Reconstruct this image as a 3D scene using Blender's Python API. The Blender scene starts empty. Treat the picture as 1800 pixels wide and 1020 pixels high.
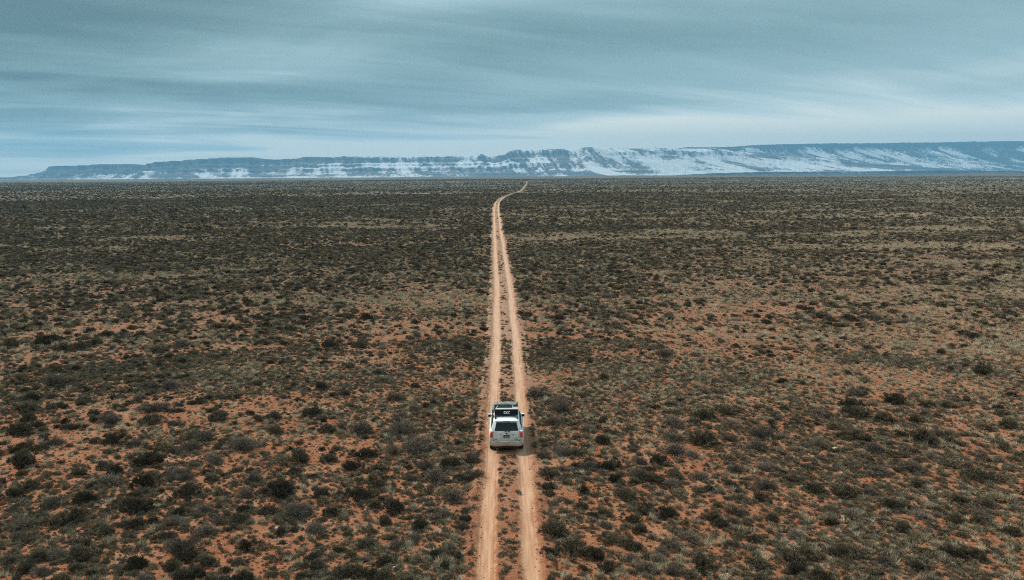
import bpy, bmesh, math, random
import numpy as np
from mathutils import Vector, Matrix

random.seed(7)
RS = np.random.RandomState(11)
scn = bpy.context.scene
col = scn.collection
R = math.radians

# ------------------------------------------------------------------ camera
CAM_H, F, HOR, ROLL = 15.0, 1400.0, 307.0, 0.0070
PITCH = math.atan((510 - HOR) / F)
fw = np.array([0, math.cos(PITCH), -math.sin(PITCH)])
r0 = np.array([1.0, 0, 0]); u0 = np.array([0, math.sin(PITCH), math.cos(PITCH)])
rt = math.cos(ROLL) * r0 - math.sin(ROLL) * u0
up = math.sin(ROLL) * r0 + math.cos(ROLL) * u0
cam_d = bpy.data.cameras.new('camera')
cam_d.sensor_width = 36.0; cam_d.lens = 28.0
cam_d.clip_start = 0.5; cam_d.clip_end = 80000
cam = bpy.data.objects.new('camera', cam_d); col.objects.link(cam)
cam.matrix_world = Matrix(((rt[0], up[0], -fw[0], 0), (rt[1], up[1], -fw[1], 0),
                           (rt[2], up[2], -fw[2], CAM_H), (0, 0, 0, 1)))
scn.camera = cam

# ------------------------------------------------------------------ world, sun, exposure
SUN_EL, SUN_AZ = R(48), R(-62)          # azimuth measured from +Y towards +X: the sun stands to the left
w = bpy.data.worlds.new('World'); scn.world = w; w.use_nodes = True
nt = w.node_tree; nt.nodes.clear()
N, L = nt.nodes.new, nt.links.new

def math_node(tree, op, a, b=None, clamp=False):
    n = tree.nodes.new('ShaderNodeMath'); n.operation = op; n.use_clamp = clamp
    for i, v in enumerate((a, b)):
        if v is None: continue
        if isinstance(v, (int, float)): n.inputs[i].default_value = v
        else: tree.links.new(v, n.inputs[i])
    return n.outputs[0]

def ramp_node(tree, fac, stops, interp='LINEAR'):
    n = tree.nodes.new('ShaderNodeValToRGB'); cr = n.color_ramp; cr.interpolation = interp
    while len(cr.elements) < len(stops): cr.elements.new(0.5)
    for e, (p, c) in zip(cr.elements, stops):
        e.position = p; e.color = (c, c, c, 1) if isinstance(c, (int, float)) else (*c, 1)
    tree.links.new(fac, n.inputs[0]); return n.outputs[0]

def mix_node(tree, fac, a, b, mode='MIX'):
    n = tree.nodes.new('ShaderNodeMix'); n.data_type = 'RGBA'; n.blend_type = mode
    for sock, v in ((n.inputs[0], fac), (n.inputs[6], a), (n.inputs[7], b)):
        if isinstance(v, (int, float)): sock.default_value = v
        elif isinstance(v, tuple): sock.default_value = (*v, 1)
        else: tree.links.new(v, sock)
    return n.outputs[2]

def noise_node(tree, vec, scale, detail=4, rough=0.55, dist=0.0, dims='3D'):
    n = tree.nodes.new('ShaderNodeTexNoise'); n.noise_dimensions = dims
    n.inputs['Scale'].default_value = scale; n.inputs['Detail'].default_value = detail
    n.inputs['Roughness'].default_value = rough; n.inputs['Distortion'].default_value = dist
    if vec is not None: tree.links.new(vec, n.inputs['Vector'])
    return n.outputs[0]

def map_node(tree, vec, scale=(1, 1, 1), rot=(0, 0, 0), loc=(0, 0, 0)):
    n = tree.nodes.new('ShaderNodeMapping')
    n.inputs['Scale'].default_value = scale; n.inputs['Rotation'].default_value = rot; n.inputs['Location'].default_value = loc
    tree.links.new(vec, n.inputs[0]); return n.outputs[0]

sky = N('ShaderNodeTexSky'); sky.sky_type = 'NISHITA'; sky.sun_disc = False
sky.sun_elevation = SUN_EL; sky.sun_rotation = SUN_AZ
sky.air_density = 1.4; sky.dust_density = 2.5; sky.ozone_density = 2.0
tc = N('ShaderNodeTexCoord')
sep = N('ShaderNodeSeparateXYZ'); L(tc.outputs['Generated'], sep.inputs[0])
zc = math_node(nt, 'MAXIMUM', sep.outputs[2], 0.0)
den = math_node(nt, 'ADD', zc, 0.085)
comb = N('ShaderNodeCombineXYZ')
L(math_node(nt, 'DIVIDE', sep.outputs[0], den), comb.inputs[0])
L(math_node(nt, 'DIVIDE', sep.outputs[1], den), comb.inputs[1])
plane = comb.outputs[0]                                    # a cloud layer seen in perspective
st1 = map_node(nt, map_node(nt, plane, (1, 1, 1), (0, 0, R(-20))), (0.40, 0.72, 1), (0, 0, 0), (11.4, 6.3, 2))
n1 = noise_node(nt, st1, 1.15, 5, 0.45, 0.6)
st2 = map_node(nt, map_node(nt, plane, (1, 1, 1), (0, 0, R(-27))), (0.42, 1.9, 1), (0, 0, 0), (7.7, 2.0, 3))
n2 = noise_node(nt, st2, 1.2, 5, 0.55, 0.8)
st3 = map_node(nt, map_node(nt, plane, (1, 1, 1), (0, 0, R(-15))), (0.24, 0.34, 1), (0, 0, 0), (1.2, 8.0, 5))
n3 = noise_node(nt, st3, 1.0, 2, 0.5, 0.2)
cov = math_node(nt, 'ADD', math_node(nt, 'MULTIPLY', n1, 0.58), math_node(nt, 'ADD', math_node(nt, 'MULTIPLY', n2, 0.24), math_node(nt, 'MULTIPLY', n3, 0.45)))
# to the left (west) the deck is thicker and more broken, to the right it thins to an even veil
west = math_node(nt, 'MULTIPLY_ADD', sep.outputs[0], -0.62)
west.node.inputs[2].default_value = 0.50
west = math_node(nt, 'MAXIMUM', math_node(nt, 'MINIMUM', west, 1.0), 0.10)
fade = math_node(nt, 'MULTIPLY_ADD', zc, 7.0, True); fade.node.inputs[2].default_value = 0.35
dev = math_node(nt, 'MULTIPLY', math_node(nt, 'SUBTRACT', cov, 0.635), fade)
west = math_node(nt, 'POWER', west, 1.5)
amp = math_node(nt, 'MULTIPLY_ADD', west, 3.0); amp.node.inputs[2].default_value = 0.8
thick = math_node(nt, 'MULTIPLY', dev, amp)
base = math_node(nt, 'MULTIPLY_ADD', west, -0.80); base.node.inputs[2].default_value = 0.81
base = math_node(nt, 'SUBTRACT', base, math_node(nt, 'MULTIPLY', math_node(nt, 'MAXIMUM', math_node(nt, 'SUBTRACT', sep.outputs[0], 0.08), 0.0), 0.45))
rim = math_node(nt, 'MULTIPLY', math_node(nt, 'MAXIMUM', math_node(nt, 'SUBTRACT', 0.17, zc), 0.0), math_node(nt, 'SUBTRACT', 2.6, math_node(nt, 'MULTIPLY', west, 2.4)))   # thinner, brighter deck towards the horizon
rim2 = math_node(nt, 'MULTIPLY', math_node(nt, 'MAXIMUM', math_node(nt, 'SUBTRACT', 0.085, zc), 0.0), 9.0)
lum = math_node(nt, 'MINIMUM', math_node(nt, 'ADD', math_node(nt, 'ADD', base, rim), thick, True), 0.86)
lum = math_node(nt, 'ADD', lum, rim2, True)      # the clear pale strip under the far edge of the deck
cloud = ramp_node(nt, lum, [(0.0, (0.034, 0.066, 0.071)), (0.35, (0.088, 0.142, 0.150)), (0.62, (0.150, 0.215, 0.228)), (0.84, (0.295, 0.355, 0.355)), (1.0, (0.48, 0.485, 0.43))])
skyc = mix_node(nt, 1.0, sky.outputs[0], (0.05, 0.05, 0.05), 'MULTIPLY')
veil = math_node(nt, 'MULTIPLY_ADD', west, 0.10, True); veil.node.inputs[2].default_value = 0.86
allc = mix_node(nt, veil, skyc, cloud)
over = math_node(nt, 'MULTIPLY_ADD', zc, 0.9); over.node.inputs[2].default_value = 1.0       # an overcast sky brightens towards the zenith
sc3 = N('ShaderNodeVectorMath'); sc3.operation = 'SCALE'; L(allc, sc3.inputs[0]); L(over, sc3.inputs['Scale']); allc = sc3.outputs[0]
bg = N('ShaderNodeBackground'); bg.inputs[1].default_value = 0.77; L(allc, bg.inputs[0])
wo = N('ShaderNodeOutputWorld'); L(bg.outputs[0], wo.inputs[0])

sd = bpy.data.lights.new('sun', 'SUN'); sd.energy = 1.5; sd.angle = R(11); sd.color = (1.0, 0.93, 0.84)
so = bpy.data.objects.new('sun', sd); col.objects.link(so)
sdir = Vector((math.sin(SUN_AZ) * math.cos(SUN_EL), math.cos(SUN_AZ) * math.cos(SUN_EL), math.sin(SUN_EL)))
so.rotation_euler = (-sdir).to_track_quat('-Z', 'Y').to_euler(); so.location = (-60, 30, 80)

vs = scn.view_settings
vs.view_transform = 'Standard'; vs.look = 'None'; vs.gamma = 1.0; vs.use_curve_mapping = False
vs.exposure = 1.60
scn.render.engine = 'CYCLES'
cy = scn.cycles
cy.max_bounces = 5; cy.diffuse_bounces = 2; cy.glossy_bounces = 2; cy.transmission_bounces = 2; cy.volume_bounces = 0
cy.use_denoising = False; cy.filter_width = 1.05
cy.sample_clamp_indirect = 4.0

# ------------------------------------------------------------------ helpers
def ray(px, py):
    return fw + ((px - 900) / F) * rt + ((510 - py) / F) * up
def at(px, py):                                            # a pixel of the photograph -> the flat ground
    d = ray(px, py); t = CAM_H / -d[2]
    return d[0] * t, d[1] * t
def project(x, y, z):
    v = np.stack([np.asarray(x, float), np.asarray(y, float), np.asarray(z, float) - CAM_H], -1)
    dpt = v @ fw
    return 900 + F * (v @ rt) / dpt, 510 - F * (v @ up) / dpt, dpt

_tab = np.random.RandomState(5).rand(256, 256)
def vn(x, y, seed=0):
    x = np.asarray(x, float) + seed * 17.31; y = np.asarray(y, float) + seed * 9.77
    xi = np.floor(x).astype(np.int64); yi = np.floor(y).astype(np.int64)
    fx = x - xi; fy = y - yi
    fx = fx * fx * (3 - 2 * fx); fy = fy * fy * (3 - 2 * fy)
    a = _tab[xi & 255, yi & 255]; b = _tab[(xi + 1) & 255, yi & 255]
    c = _tab[xi & 255, (yi + 1) & 255]; d = _tab[(xi + 1) & 255, (yi + 1) & 255]
    return (a * (1 - fx) + b * fx) * (1 - fy) + (c * (1 - fx) + d * fx) * fy
def fbm(x, y, o=4, seed=0, g=0.5):
    s = 0; a = 1; t = 0
    for k in range(o):
        s = s + a * vn(x * 2 ** k, y * 2 ** k, seed + k * 3); t += a; a *= g
    return s / t
def ridged(x, y, o=4, seed=0, g=0.5):
    s = 0; a = 1; t = 0
    for k in range(o):
        s = s + a * (1 - np.abs(2 * vn(x * 2 ** k, y * 2 ** k, seed + k * 3) - 1)); t += a; a *= g
    return s / t
def sm(e0, e1, v):
    t = np.clip((v - e0) / (e1 - e0), 0, 1); return t * t * (3 - 2 * t)

def material(name, rough=0.9, spec=0.2):
    m = bpy.data.materials.new(name); m.use_nodes = True
    b = m.node_tree.nodes['Principled BSDF']
    b.inputs['Roughness'].default_value = rough
    b.inputs['Specular IOR Level'].default_value = spec
    return m, m.node_tree, b
def plain(name, c, rough=0.6, spec=0.3, metal=0.0, var=0.12, scale=6.0):
    m, t, b = material(name, rough, spec); b.inputs['Metallic'].default_value = metal
    tcn = t.nodes.new('ShaderNodeTexCoord')
    n = noise_node(t, tcn.outputs['Object'], scale, 4)
    cc = mix_node(t, n, tuple(v * (1 - var) for v in c), tuple(min(1, v * (1 + var)) for v in c))
    t.links.new(cc, b.inputs['Base Color']); return m

def tag(o, label=None, cat=None, group=None, kind=None):
    if label: o['label'] = label
    if cat: o['category'] = cat
    if group: o['group'] = group
    if kind: o['kind'] = kind
    return o
def link(name, me, mats=(), parent=None, smooth=False):
    for m in mats: me.materials.append(m)
    if smooth: me.polygons.foreach_set('use_smooth', np.ones(len(me.polygons), bool))
    o = bpy.data.objects.new(name, me); col.objects.link(o)
    if parent is not None: o.parent = parent
    return o
def np_mesh(name, V, Fc, n):                                # V (k,3), Fc (m,n)
    me = bpy.data.meshes.new(name)
    V = np.ascontiguousarray(V, np.float32); Fc = np.ascontiguousarray(Fc, np.int32)
    me.vertices.add(len(V)); me.vertices.foreach_set('co', V.ravel())
    me.loops.add(Fc.size); me.loops.foreach_set('vertex_index', Fc.ravel())
    me.polygons.add(len(Fc)); me.polygons.foreach_set('loop_start', np.arange(0, Fc.size, n, dtype=np.int32))
    me.update(calc_edges=True); return me
def grid_faces(a, b, wrap=False):
    i = np.arange(a - 1)[:, None]; j = np.arange(b if wrap else b - 1)[None, :]
    j2 = (j + 1) % b
    return np.stack([i * b + j, i * b + j2, (i + 1) * b + j2, (i + 1) * b + j], -1).reshape(-1, 4)
def attr(me, name, data, typ='FLOAT'):
    a = me.attributes.new(name, typ, 'POINT')
    a.data.foreach_set('value' if typ in ('FLOAT', 'INT') else 'vector', np.ascontiguousarray(data).ravel())

# ------------------------------------------------------------------ the track line and the lie of the land
_tp = [(900, 1300), (898, 1090), (895, 1010), (892, 785), (889.5, 600), (884.5, 500), (877.5, 430), (873.5, 388),
       (872, 368), (874, 357), (879, 351.5), (887, 347), (898, 343.5), (908, 341), (916, 337.5), (921.5, 328), (926.5, 319.5)]
_tg = np.array([at(*p) for p in _tp])
_ly = np.linspace(math.log(_tg[0, 1]), math.log(_tg[-1, 1]), 1200)
_lx = np.interp(_ly, np.log(_tg[:, 1]), _tg[:, 0])
_k = np.exp(-np.linspace(-2, 2, 41) ** 2); _k /= _k.sum()
_lx = np.convolve(np.pad(_lx, 20, mode='edge'), _k, 'valid')
def xc(y):
    return np.interp(np.log(np.maximum(y, 5.0)), _ly, _lx)
Y_END = float(_tg[-1, 1])
def broad(x, y):
    d = np.hypot(x, y)
    h = 0.55 * (fbm(x / 55, y / 55, 2, 1) - 0.5) * sm(45, 170, d)
    h = h + 5.0 * (fbm(x / 420, y / 420, 2, 2) - 0.5) * sm(250, 900, d)
    h = h + 9.0 * (fbm(x / 1500, y / 900, 2, 3) - 0.5) * sm(1500, 4000, d)
    h = h - 55 * sm(3800, 9500, d) * sm(0.12, 0.42, x / np.maximum(d, 1)) - 16 * sm(5000, 10500, d)
    return h
def ground_h(x, y):
    x = np.asarray(x, float); y = np.asarray(y, float)
    d = np.hypot(x, y); u = np.abs(x - xc(y))
    inside = (1 - sm(1.3, 2.7, u)) * (y > 3) * (y < Y_END)
    bump = (0.10 * (fbm(x / 3.2, y / 3.2, 3, 4) - 0.5) + 0.05 * (vn(x / 0.7, y / 0.7, 6) - 0.5)) * (1 - sm(200, 500, d))
    return broad(x, y) + bump * (1 - inside) - (0.13 + 0.25 * sm(150, 600, d)) * inside

def soil_nodes(t, pos):
    """red desert soil: base mottling, dusty pale spots, grey litter"""
    a = noise_node(t, pos, 0.35, 5, 0.6)
    b = noise_node(t, pos, 3.1, 5, 0.65)
    c = noise_node(t, pos, 16.0, 3, 0.6)
    base = ramp_node(t, a, [(0.30, (0.205, 0.066, 0.027)), (0.47, (0.260, 0.090, 0.039)), (0.58, (0.290, 0.119, 0.059)), (0.72, (0.340, 0.180, 0.105))])
    mott = ramp_node(t, b, [(0.30, (0.62, 0.56, 0.52)), (0.52, (1.0, 1.0, 1.0)), (0.75, (1.16, 1.18, 1.22))])
    base = mix_node(t, 1.0, base, mott, 'MULTIPLY')
    lit = ramp_node(t, c, [(0.53, 0.0), (0.64, 1.0)])
    litf = math_node(t, 'MULTIPLY', lit, 0.7)
    base = mix_node(t, litf, base, (0.36, 0.25, 0.165))
    dk = ramp_node(t, c, [(0.33, 1.0), (0.46, 0.0)])
    base = mix_node(t, math_node(t, 'MULTIPLY', dk, 0.5), base, (0.15, 0.075, 0.042))
    return base, b, c

# ground sheet: polar grid, fine where the photograph looks, out past the horizon
ang = np.concatenate([np.linspace(-math.pi, -0.86, 60, endpoint=False), np.linspace(-0.86, 0.86, 520, endpoint=False), np.linspace(0.86, math.pi, 60, endpoint=False)])
rad = np.concatenate([[0.5, 4, 8, 11, 13], np.geomspace(14, 16500, 560)])
AA, RR = np.meshgrid(ang, rad)
GX, GY = RR * np.sin(AA), RR * np.cos(AA)
GZ = ground_h(GX, GY)
me = np_mesh('ground', np.stack([GX, GY, GZ], -1).reshape(-1, 3), grid_faces(len(rad), len(ang), True)[:, ::-1], 4)
m, t, b = material('red_soil', 0.95, 0.1)
geo = t.nodes.new('ShaderNodeNewGeometry')
soil, nb, ncx = soil_nodes(t, geo.outputs['Position'])
# beyond a few hundred metres the shrub cover closes up: plants too small to tell apart become colour
cd = t.nodes.new('ShaderNodeVectorMath'); cd.operation = 'LENGTH'; t.links.new(geo.outputs['Position'], cd.inputs[0])
far = ramp_node(t, math_node(t, 'DIVIDE', cd.outputs['Value'], 1000.0), [(0.045, 0.0), (0.13, 0.42), (0.40, 0.82), (1.0, 0.95)])
pn = noise_node(t, map_node(t, geo.outputs['Position'], (1, 1, 1)), 0.55, 5, 0.7)
pl = noise_node(t, geo.outputs['Position'], 0.011, 5, 0.62)
veg = ramp_node(t, pn, [(0.32, (0.070, 0.072, 0.058)), (0.50, (0.104, 0.105, 0.084)), (0.66, (0.150, 0.146, 0.116))])
veg = mix_node(t, ramp_node(t, pl, [(0.56, 0.0), (0.66, 0.75)]), veg, (0.32, 0.28, 0.21))
cc = mix_node(t, far, soil, veg)
t.links.new(cc, b.inputs['Base Color'])
bp = t.nodes.new('ShaderNodeBump'); bp.inputs['Strength'].default_value = 0.55; bp.inputs['Distance'].default_value = 0.06
t.links.new(math_node(t, 'ADD', nb, math_node(t, 'MULTIPLY', ncx, 0.5)), bp.inputs['Height']); t.links.new(bp.outputs[0], b.inputs['Normal'])
M_SOIL = m
tag(link('ground', me, [m], smooth=True), 'flat red desert plain reaching to the foot of the mesas', 'ground', kind='structure')

# ------------------------------------------------------------------ dirt track: two worn ruts with a raised strip between
us = np.array([-2.35, -2.05, -1.8, -1.6, -1.45, -1.33, -1.25, -1.15, -1.0, -0.88, -0.75, -0.62, -0.52, -0.42, -0.28, -0.12,
               0.05, 0.2, 0.33, 0.44, 0.53, 0.62, 0.75, 0.88, 1.0, 1.12, 1.22, 1.32, 1.45, 1.62, 1.82, 2.05, 2.35])
prof = np.interp(np.abs(us), [0, 0.35, 0.48, 0.60, 0.85, 1.1, 1.24, 1.34, 1.5, 1.8, 2.35], [0.055, 0.05, 0.035, -0.04, -0.055, -0.045, -0.02, 0.035, 0.045, -0.02, -0.24])
ty = np.concatenate([np.arange(8, 105, 0.16), np.geomspace(105, Y_END, 900)])
UU, TY = np.meshgrid(us, ty)
wig = 0.10 * (vn(TY / 6, UU * 0 + 2.5, 8) - 0.5) + 0.12 * (vn(TY / 1.3, UU * 2, 9) - 0.5) * sm(1.2, 1.7, np.abs(UU))
UU = UU * (1 - 0.48 * sm(220, 650, TY)); TX = xc(TY) + UU + wig * (1 - sm(200, 400, TY))
TZ = broad(TX, TY) + np.broadcast_to(prof, TX.shape) + (0.055 * (vn(TX / 0.5, TY / 0.5, 10) - 0.5)) * (1 - np.exp(-((np.abs(UU) - 0.87) / 0.25) ** 2) * 0.75) + 0.02 * (vn(TX / .2, TY / .2, 12) - .5)
me = np_mesh('dirt_track', np.stack([TX, TY, TZ], -1).reshape(-1, 3), grid_faces(len(ty), len(us)), 4)
attr(me, 'across', UU.ravel().astype(np.float32)); attr(me, 'along', TY.ravel().astype(np.float32))
m, t, b = material('track_sand', 0.95, 0.1)
geo = t.nodes.new('ShaderNodeNewGeometry')
soil, nb, ncx = soil_nodes(t, geo.outputs['Position'])
def attr_node(t, nm, kind='GEOMETRY'):
    a = t.nodes.new('ShaderNodeAttribute'); a.attribute_name = nm; a.attribute_type = kind; return a
ua = attr_node(t, 'across').outputs['Fac']; va = attr_node(t, 'along').outputs['Fac']
cmb = t.nodes.new('ShaderNodeCombineXYZ'); t.links.new(ua, cmb.inputs[0]); t.links.new(va, cmb.inputs[1])
tn = noise_node(t, map_node(t, cmb.outputs[0], (7, 0.35, 1)), 1.0, 5, 0.6)       # streaks drawn out by the tyres
edge = noise_node(t, map_node(t, cmb.outputs[0], (1.5, 0.9, 1)), 1.6, 5, 0.65)
au = math_node(t, 'ABSOLUTE', ua)
dist = math_node(t, 'ABSOLUTE', math_node(t, 'SUBTRACT', au, 0.87))
dist = math_node(t, 'ADD', dist, math_node(t, 'MULTIPLY', math_node(t, 'SUBTRACT', edge, 0.5), 0.55))
rut = ramp_node(t, dist, [(0.22, 1.0), (0.46, 0.0)])
sand = ramp_node(t, tn, [(0.30, (0.36, 0.165, 0.085)), (0.50, (0.46, 0.245, 0.142)), (0.70, (0.55, 0.335, 0.215))])
fine = ramp_node(t, ncx, [(0.3, (0.80, 0.78, 0.76)), (0.6, (1.05, 1.05, 1.05))])
sand = mix_node(t, 0.8, sand, fine, 'MULTIPLY')
soil2 = mix_node(t, 1.0, soil, (0.95, 0.88, 0.84), 'MULTIPLY')
dry = ramp_node(t, math_node(t, 'DIVIDE', va, 400.0), [(0.06, 0.0), (0.18, 0.6), (1.0, 0.85)])          # drier and paler farther out
sand = mix_node(t, dry, sand, mix_node(t, 0.5, sand, (0.62, 0.50, 0.40)))
soil2 = mix_node(t, math_node(t, 'MULTIPLY', dry, 0.9), soil2, (0.38, 0.255, 0.175))
cc = mix_node(t, rut, soil2, sand)
cc = mix_node(t, ramp_node(t, math_node(t, 'DIVIDE', va, 1500.0), [(0.30, 0.0), (0.75, 0.6)]), cc, (0.22, 0.19, 0.15))      # grass grows over the far end
# narrow dark lines pressed by the tyre shoulders
for off in (0.60, 1.10):
    dl = math_node(t, 'ABSOLUTE', math_node(t, 'SUBTRACT', math_node(t, 'ADD', au, math_node(t, 'MULTIPLY', math_node(t, 'SUBTRACT', edge, 0.5), 0.10)), off))
    ln = ramp_node(t, dl, [(0.012, 0.6), (0.045, 0.0)])
    gate = ramp_node(t, noise_node(t, map_node(t, cmb.outputs[0], (0.7, 0.13, 1)), 1.0, 2), [(0.42, 0.0), (0.55, 1.0)])
    cc = mix_node(t, math_node(t, 'MULTIPLY', ln, gate), cc, (0.27, 0.105, 0.05))
t.links.new(cc, b.inputs['Base Color'])
bp = t.nodes.new('ShaderNodeBump'); bp.inputs['Strength'].default_value = 0.6; bp.inputs['Distance'].default_value = 0.04
t.links.new(math_node(t, 'ADD', nb, math_node(t, 'ADD', math_node(t, 'MULTIPLY', ncx, 0.4), tn)), bp.inputs['Height']); t.links.new(bp.outputs[0], b.inputs['Normal'])
tag(link('dirt_track', me, [m], smooth=True), 'sandy two rut track running straight through the scrub to the mesas', 'dirt track', kind='structure')
def track_z(x, y):
    u = x - float(xc(y)); return float(broad(x, y)) + float(np.interp(u, us, prof))

# ------------------------------------------------------------------ mesas
def elev(px, py, D):
    d = ray(px, py); tt = D / d[1]; return d[0] * tt, CAM_H + d[2] * tt
def build_mesa(name, label, sky_pts, D, W, ncol, P, P2, gul, snow_fn, seed, skew, mat, alc=0.30, base_z=-70.0):
    pts = np.array([elev(px, py, D + W * 0.75) for px, py in sky_pts])
    pxs = np.array([p[0] for p in sky_pts], float)
    X = np.linspace(pts[0, 0], pts[-1, 0], ncol); H = np.interp(X, pts[:, 0], pts[:, 1]); PX = np.interp(X, pts[:, 0], pxs)
    s = np.concatenate([np.linspace(-0.02, 0.5, 46), np.linspace(0.51, 0.98, 72), np.linspace(1.0, 1.6, 16)])
    XX, SS = np.meshgrid(X, s); HH = np.broadcast_to(H, XX.shape); PP = np.broadcast_to(PX, XX.shape)
    sk = XX + skew * (0.4 + 1.1 * sm(930, 1120, PP)) * SS * W
    a = (ridged(sk / 900, SS * 0.6, 3, seed) - 0.5) * alc + (ridged(sk / 230, SS * 1.2, 3, seed + 20) - 0.5) * alc * 0.45 + (fbm(sk / 60, SS * 4, 3, seed + 40) - 0.5) * alc * 0.22
    damp = sm(0.0, 0.15, SS) * (1 - sm(0.95, 1.1, SS))
    s2 = np.clip(SS + a * damp, 0, 1.6)
    kk = sm(930, 1120, PP) if P2 is not P else 0 * PP
    p = np.interp(s2 + 0.05 * (fbm(XX / 1500, SS * 0, 2, seed + 90) - .5), P[0], P[1]) * (1 - kk) + np.interp(s2, P2[0], P2[1]) * kk
    g = ridged(sk / 170, SS * 1.5, 4, seed + 60)
    p = p - gul * (1 + 0.9 * kk) * (g - 0.45) * sm(0.03, 0.25, p) * (1 - sm(0.80, 0.97, p))
    p = np.maximum(p, 0) * (1 - 0.05 * sm(1.0, 1.5, SS))
    Z = base_z + (HH - base_z) * p + (fbm(XX / 45, SS * 12, 3, seed + 70) - 0.5) * 16 * sm(0.02, 0.1, p)
    YY = D + SS * W
    me = np_mesh(name, np.stack([XX, YY, Z], -1).reshape(-1, 3), grid_faces(len(s), ncol), 4)
    # snow lies on ledges and gentle ground, not on cliffs
    dz = np.gradient(Z, axis=0) / np.maximum(np.gradient(YY, axis=0), 1)
    dx = np.gradient(Z, axis=1) / np.gradient(XX, axis=1)
    snow, forest = snow_fn(PP, p, dz, dx, XX, SS, sk)
    attr(me, 'snow', np.clip(snow, 0, 1).ravel().astype(np.float32)); attr(me, 'forest', np.clip(forest, 0, 1).ravel().astype(np.float32))
    return tag(link(name, me, [mat]), label, 'mesa', kind='structure')
m, t, b = material('mesa_rock', 0.95, 0.1)
geo = t.nodes.new('ShaderNodeNewGeometry')
sx = t.nodes.new('ShaderNodeSeparateXYZ'); t.links.new(geo.outputs['Position'], sx.inputs[0])
lay = noise_node(t, map_node(t, geo.outputs['Position'], (0.0006, 0.0002, 0.030)), 1.0, 4, 0.6)
rock = ramp_node(t, lay, [(0.30, (0.045, 0.040, 0.042)), (0.46, (0.10, 0.080, 0.072)), (0.56, (0.20, 0.16, 0.14)), (0.68, (0.075, 0.062, 0.060))])
fin = noise_node(t, map_node(t, geo.outputs['Position'], (0.02, 0.004, 0.02)), 1.0, 5, 0.65)
rock = mix_node(t, 0.8, rock, ramp_node(t, fin, [(0.3, (0.55, 0.55, 0.55)), (0.65, (1.2, 1.2, 1.2))]), 'MULTIPLY')
fo = attr_node(t, 'forest').outputs['Fac']
rock = mix_node(t, math_node(t, 'MULTIPLY', fo, 0.92), rock, (0.016, 0.024, 0.027))
sn = attr_node(t, 'snow').outputs['Fac']
fn2 = noise_node(t, map_node(t, geo.outputs['Position'], (0.022, 0.004, 0.045)), 1.0, 5, 0.75)
sm_ = math_node(t, 'ADD', sn, math_node(t, 'MULTIPLY', math_node(t, 'SUBTRACT', fn2, 0.5), 1.7))
smk = ramp_node(t, sm_, [(0.30, 0.0), (0.68, 1.0)])
cc = mix_node(t, smk, rock, (0.66, 0.67, 0.69))
t.links.new(cc, b.inputs['Base Color'])
M_MESA = m

P_CLIFF = ([0, .12, .30, .46, .56, .575, .66, .70, .715, .80, .83, .855, .90, 1.6], [0, .05, .16, .30, .42, .53, .57, .62, .70, .73, .80, .96, 1.0, 1.0])
P_SLOPE = ([0, .15, .35, .55, .70, .78, .80, .86, .90, 1.6], [0, .06, .20, .42, .66, .80, .90, .95, 1.0, 1.0])

def snow_main(px, p, dz, dx, X, S, sk):
    flat = 1 - sm(0.35, 1.1, dz)
    region = np.interp(px, [0, 230, 300, 600, 880, 960, 1060, 1200, 1330, 1500, 1700], [0.00, 0.02, 0.14, 0.34, 0.36, 0.24, 0.74, 0.78, 0.58, 0.30, 0.12])
    patch = fbm(sk / 520, S * 4, 4, 91) - 0.5
    asp = np.clip(dx * 0.5, -0.35, 0.35)
    band = (fbm(X / 2600, p * 13, 3, 95) - 0.5)
    sn = region + 0.22 * (flat - 0.5) + 1.5 * patch + asp * np.interp(px, [800, 1000], [0.3, 1.0]) + 1.1 * band
    rg = ridged(sk / 420, S * 2.2, 4, 97, 0.6) - 0.52
    sn = sn - 1.35 * rg * sm(940, 1060, px) - 0.7 * rg * (1 - sm(940, 1060, px)) + 1.2 * (fbm(sk / 150, S * 8, 3, 99, .6) - .5)
    sn = sn - 0.6 * sm(0.14, 0.05, p)
    # the dark upper cliff of the far left block, the pale ground under it
    leftcliff = sm(0.48, 0.58, p) * (1 - sm(0.97, 1.0, p)) * (1 - sm(420, 620, px))
    sn = sn - 0.55 * leftcliff + 0.16 * (1 - sm(0.40, 0.52, p)) * sm(0.08, 0.18, p) * (1 - sm(500, 900, px))
    fo = sm(0.95, 1.0, p) * (1 - sm(850, 900, px)) * 0.8
    return sn, fo + 0.4 * leftcliff
def snow_far(px, p, dz, dx, X, S, sk):
    patch = fbm(sk / 620, S * 3.5, 5, 131, 0.6) - 0.5
    r = np.interp(px, [1150, 1350, 1600, 1800], [0.44, 0.38, 0.30, 0.24])
    sn = r - 1.0 * (ridged(sk / 520, S * 2.0, 4, 133, 0.6) - 0.52) + 0.9 * patch + 1.5 * (fbm(sk / 150, S * 9, 3, 137, .6) - .5) + np.clip(dx * 0.5, -0.3, 0.3) - 0.6 * sm(0.84, 0.93, p) - 0.5 * sm(0.12, 0.02, p) - 0.12 * sm(0.7, 0.8, p)
    return sn, 0.75 + 0.3 * sm(0.8, 0.9, p)
def snow_low(px, p, dz, dx, X, S, sk):
    return 0.05 + 0.8 * (fbm(X / 700, S * 3, 3, 151) - 0.5), 0.3 + 0 * p

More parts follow.
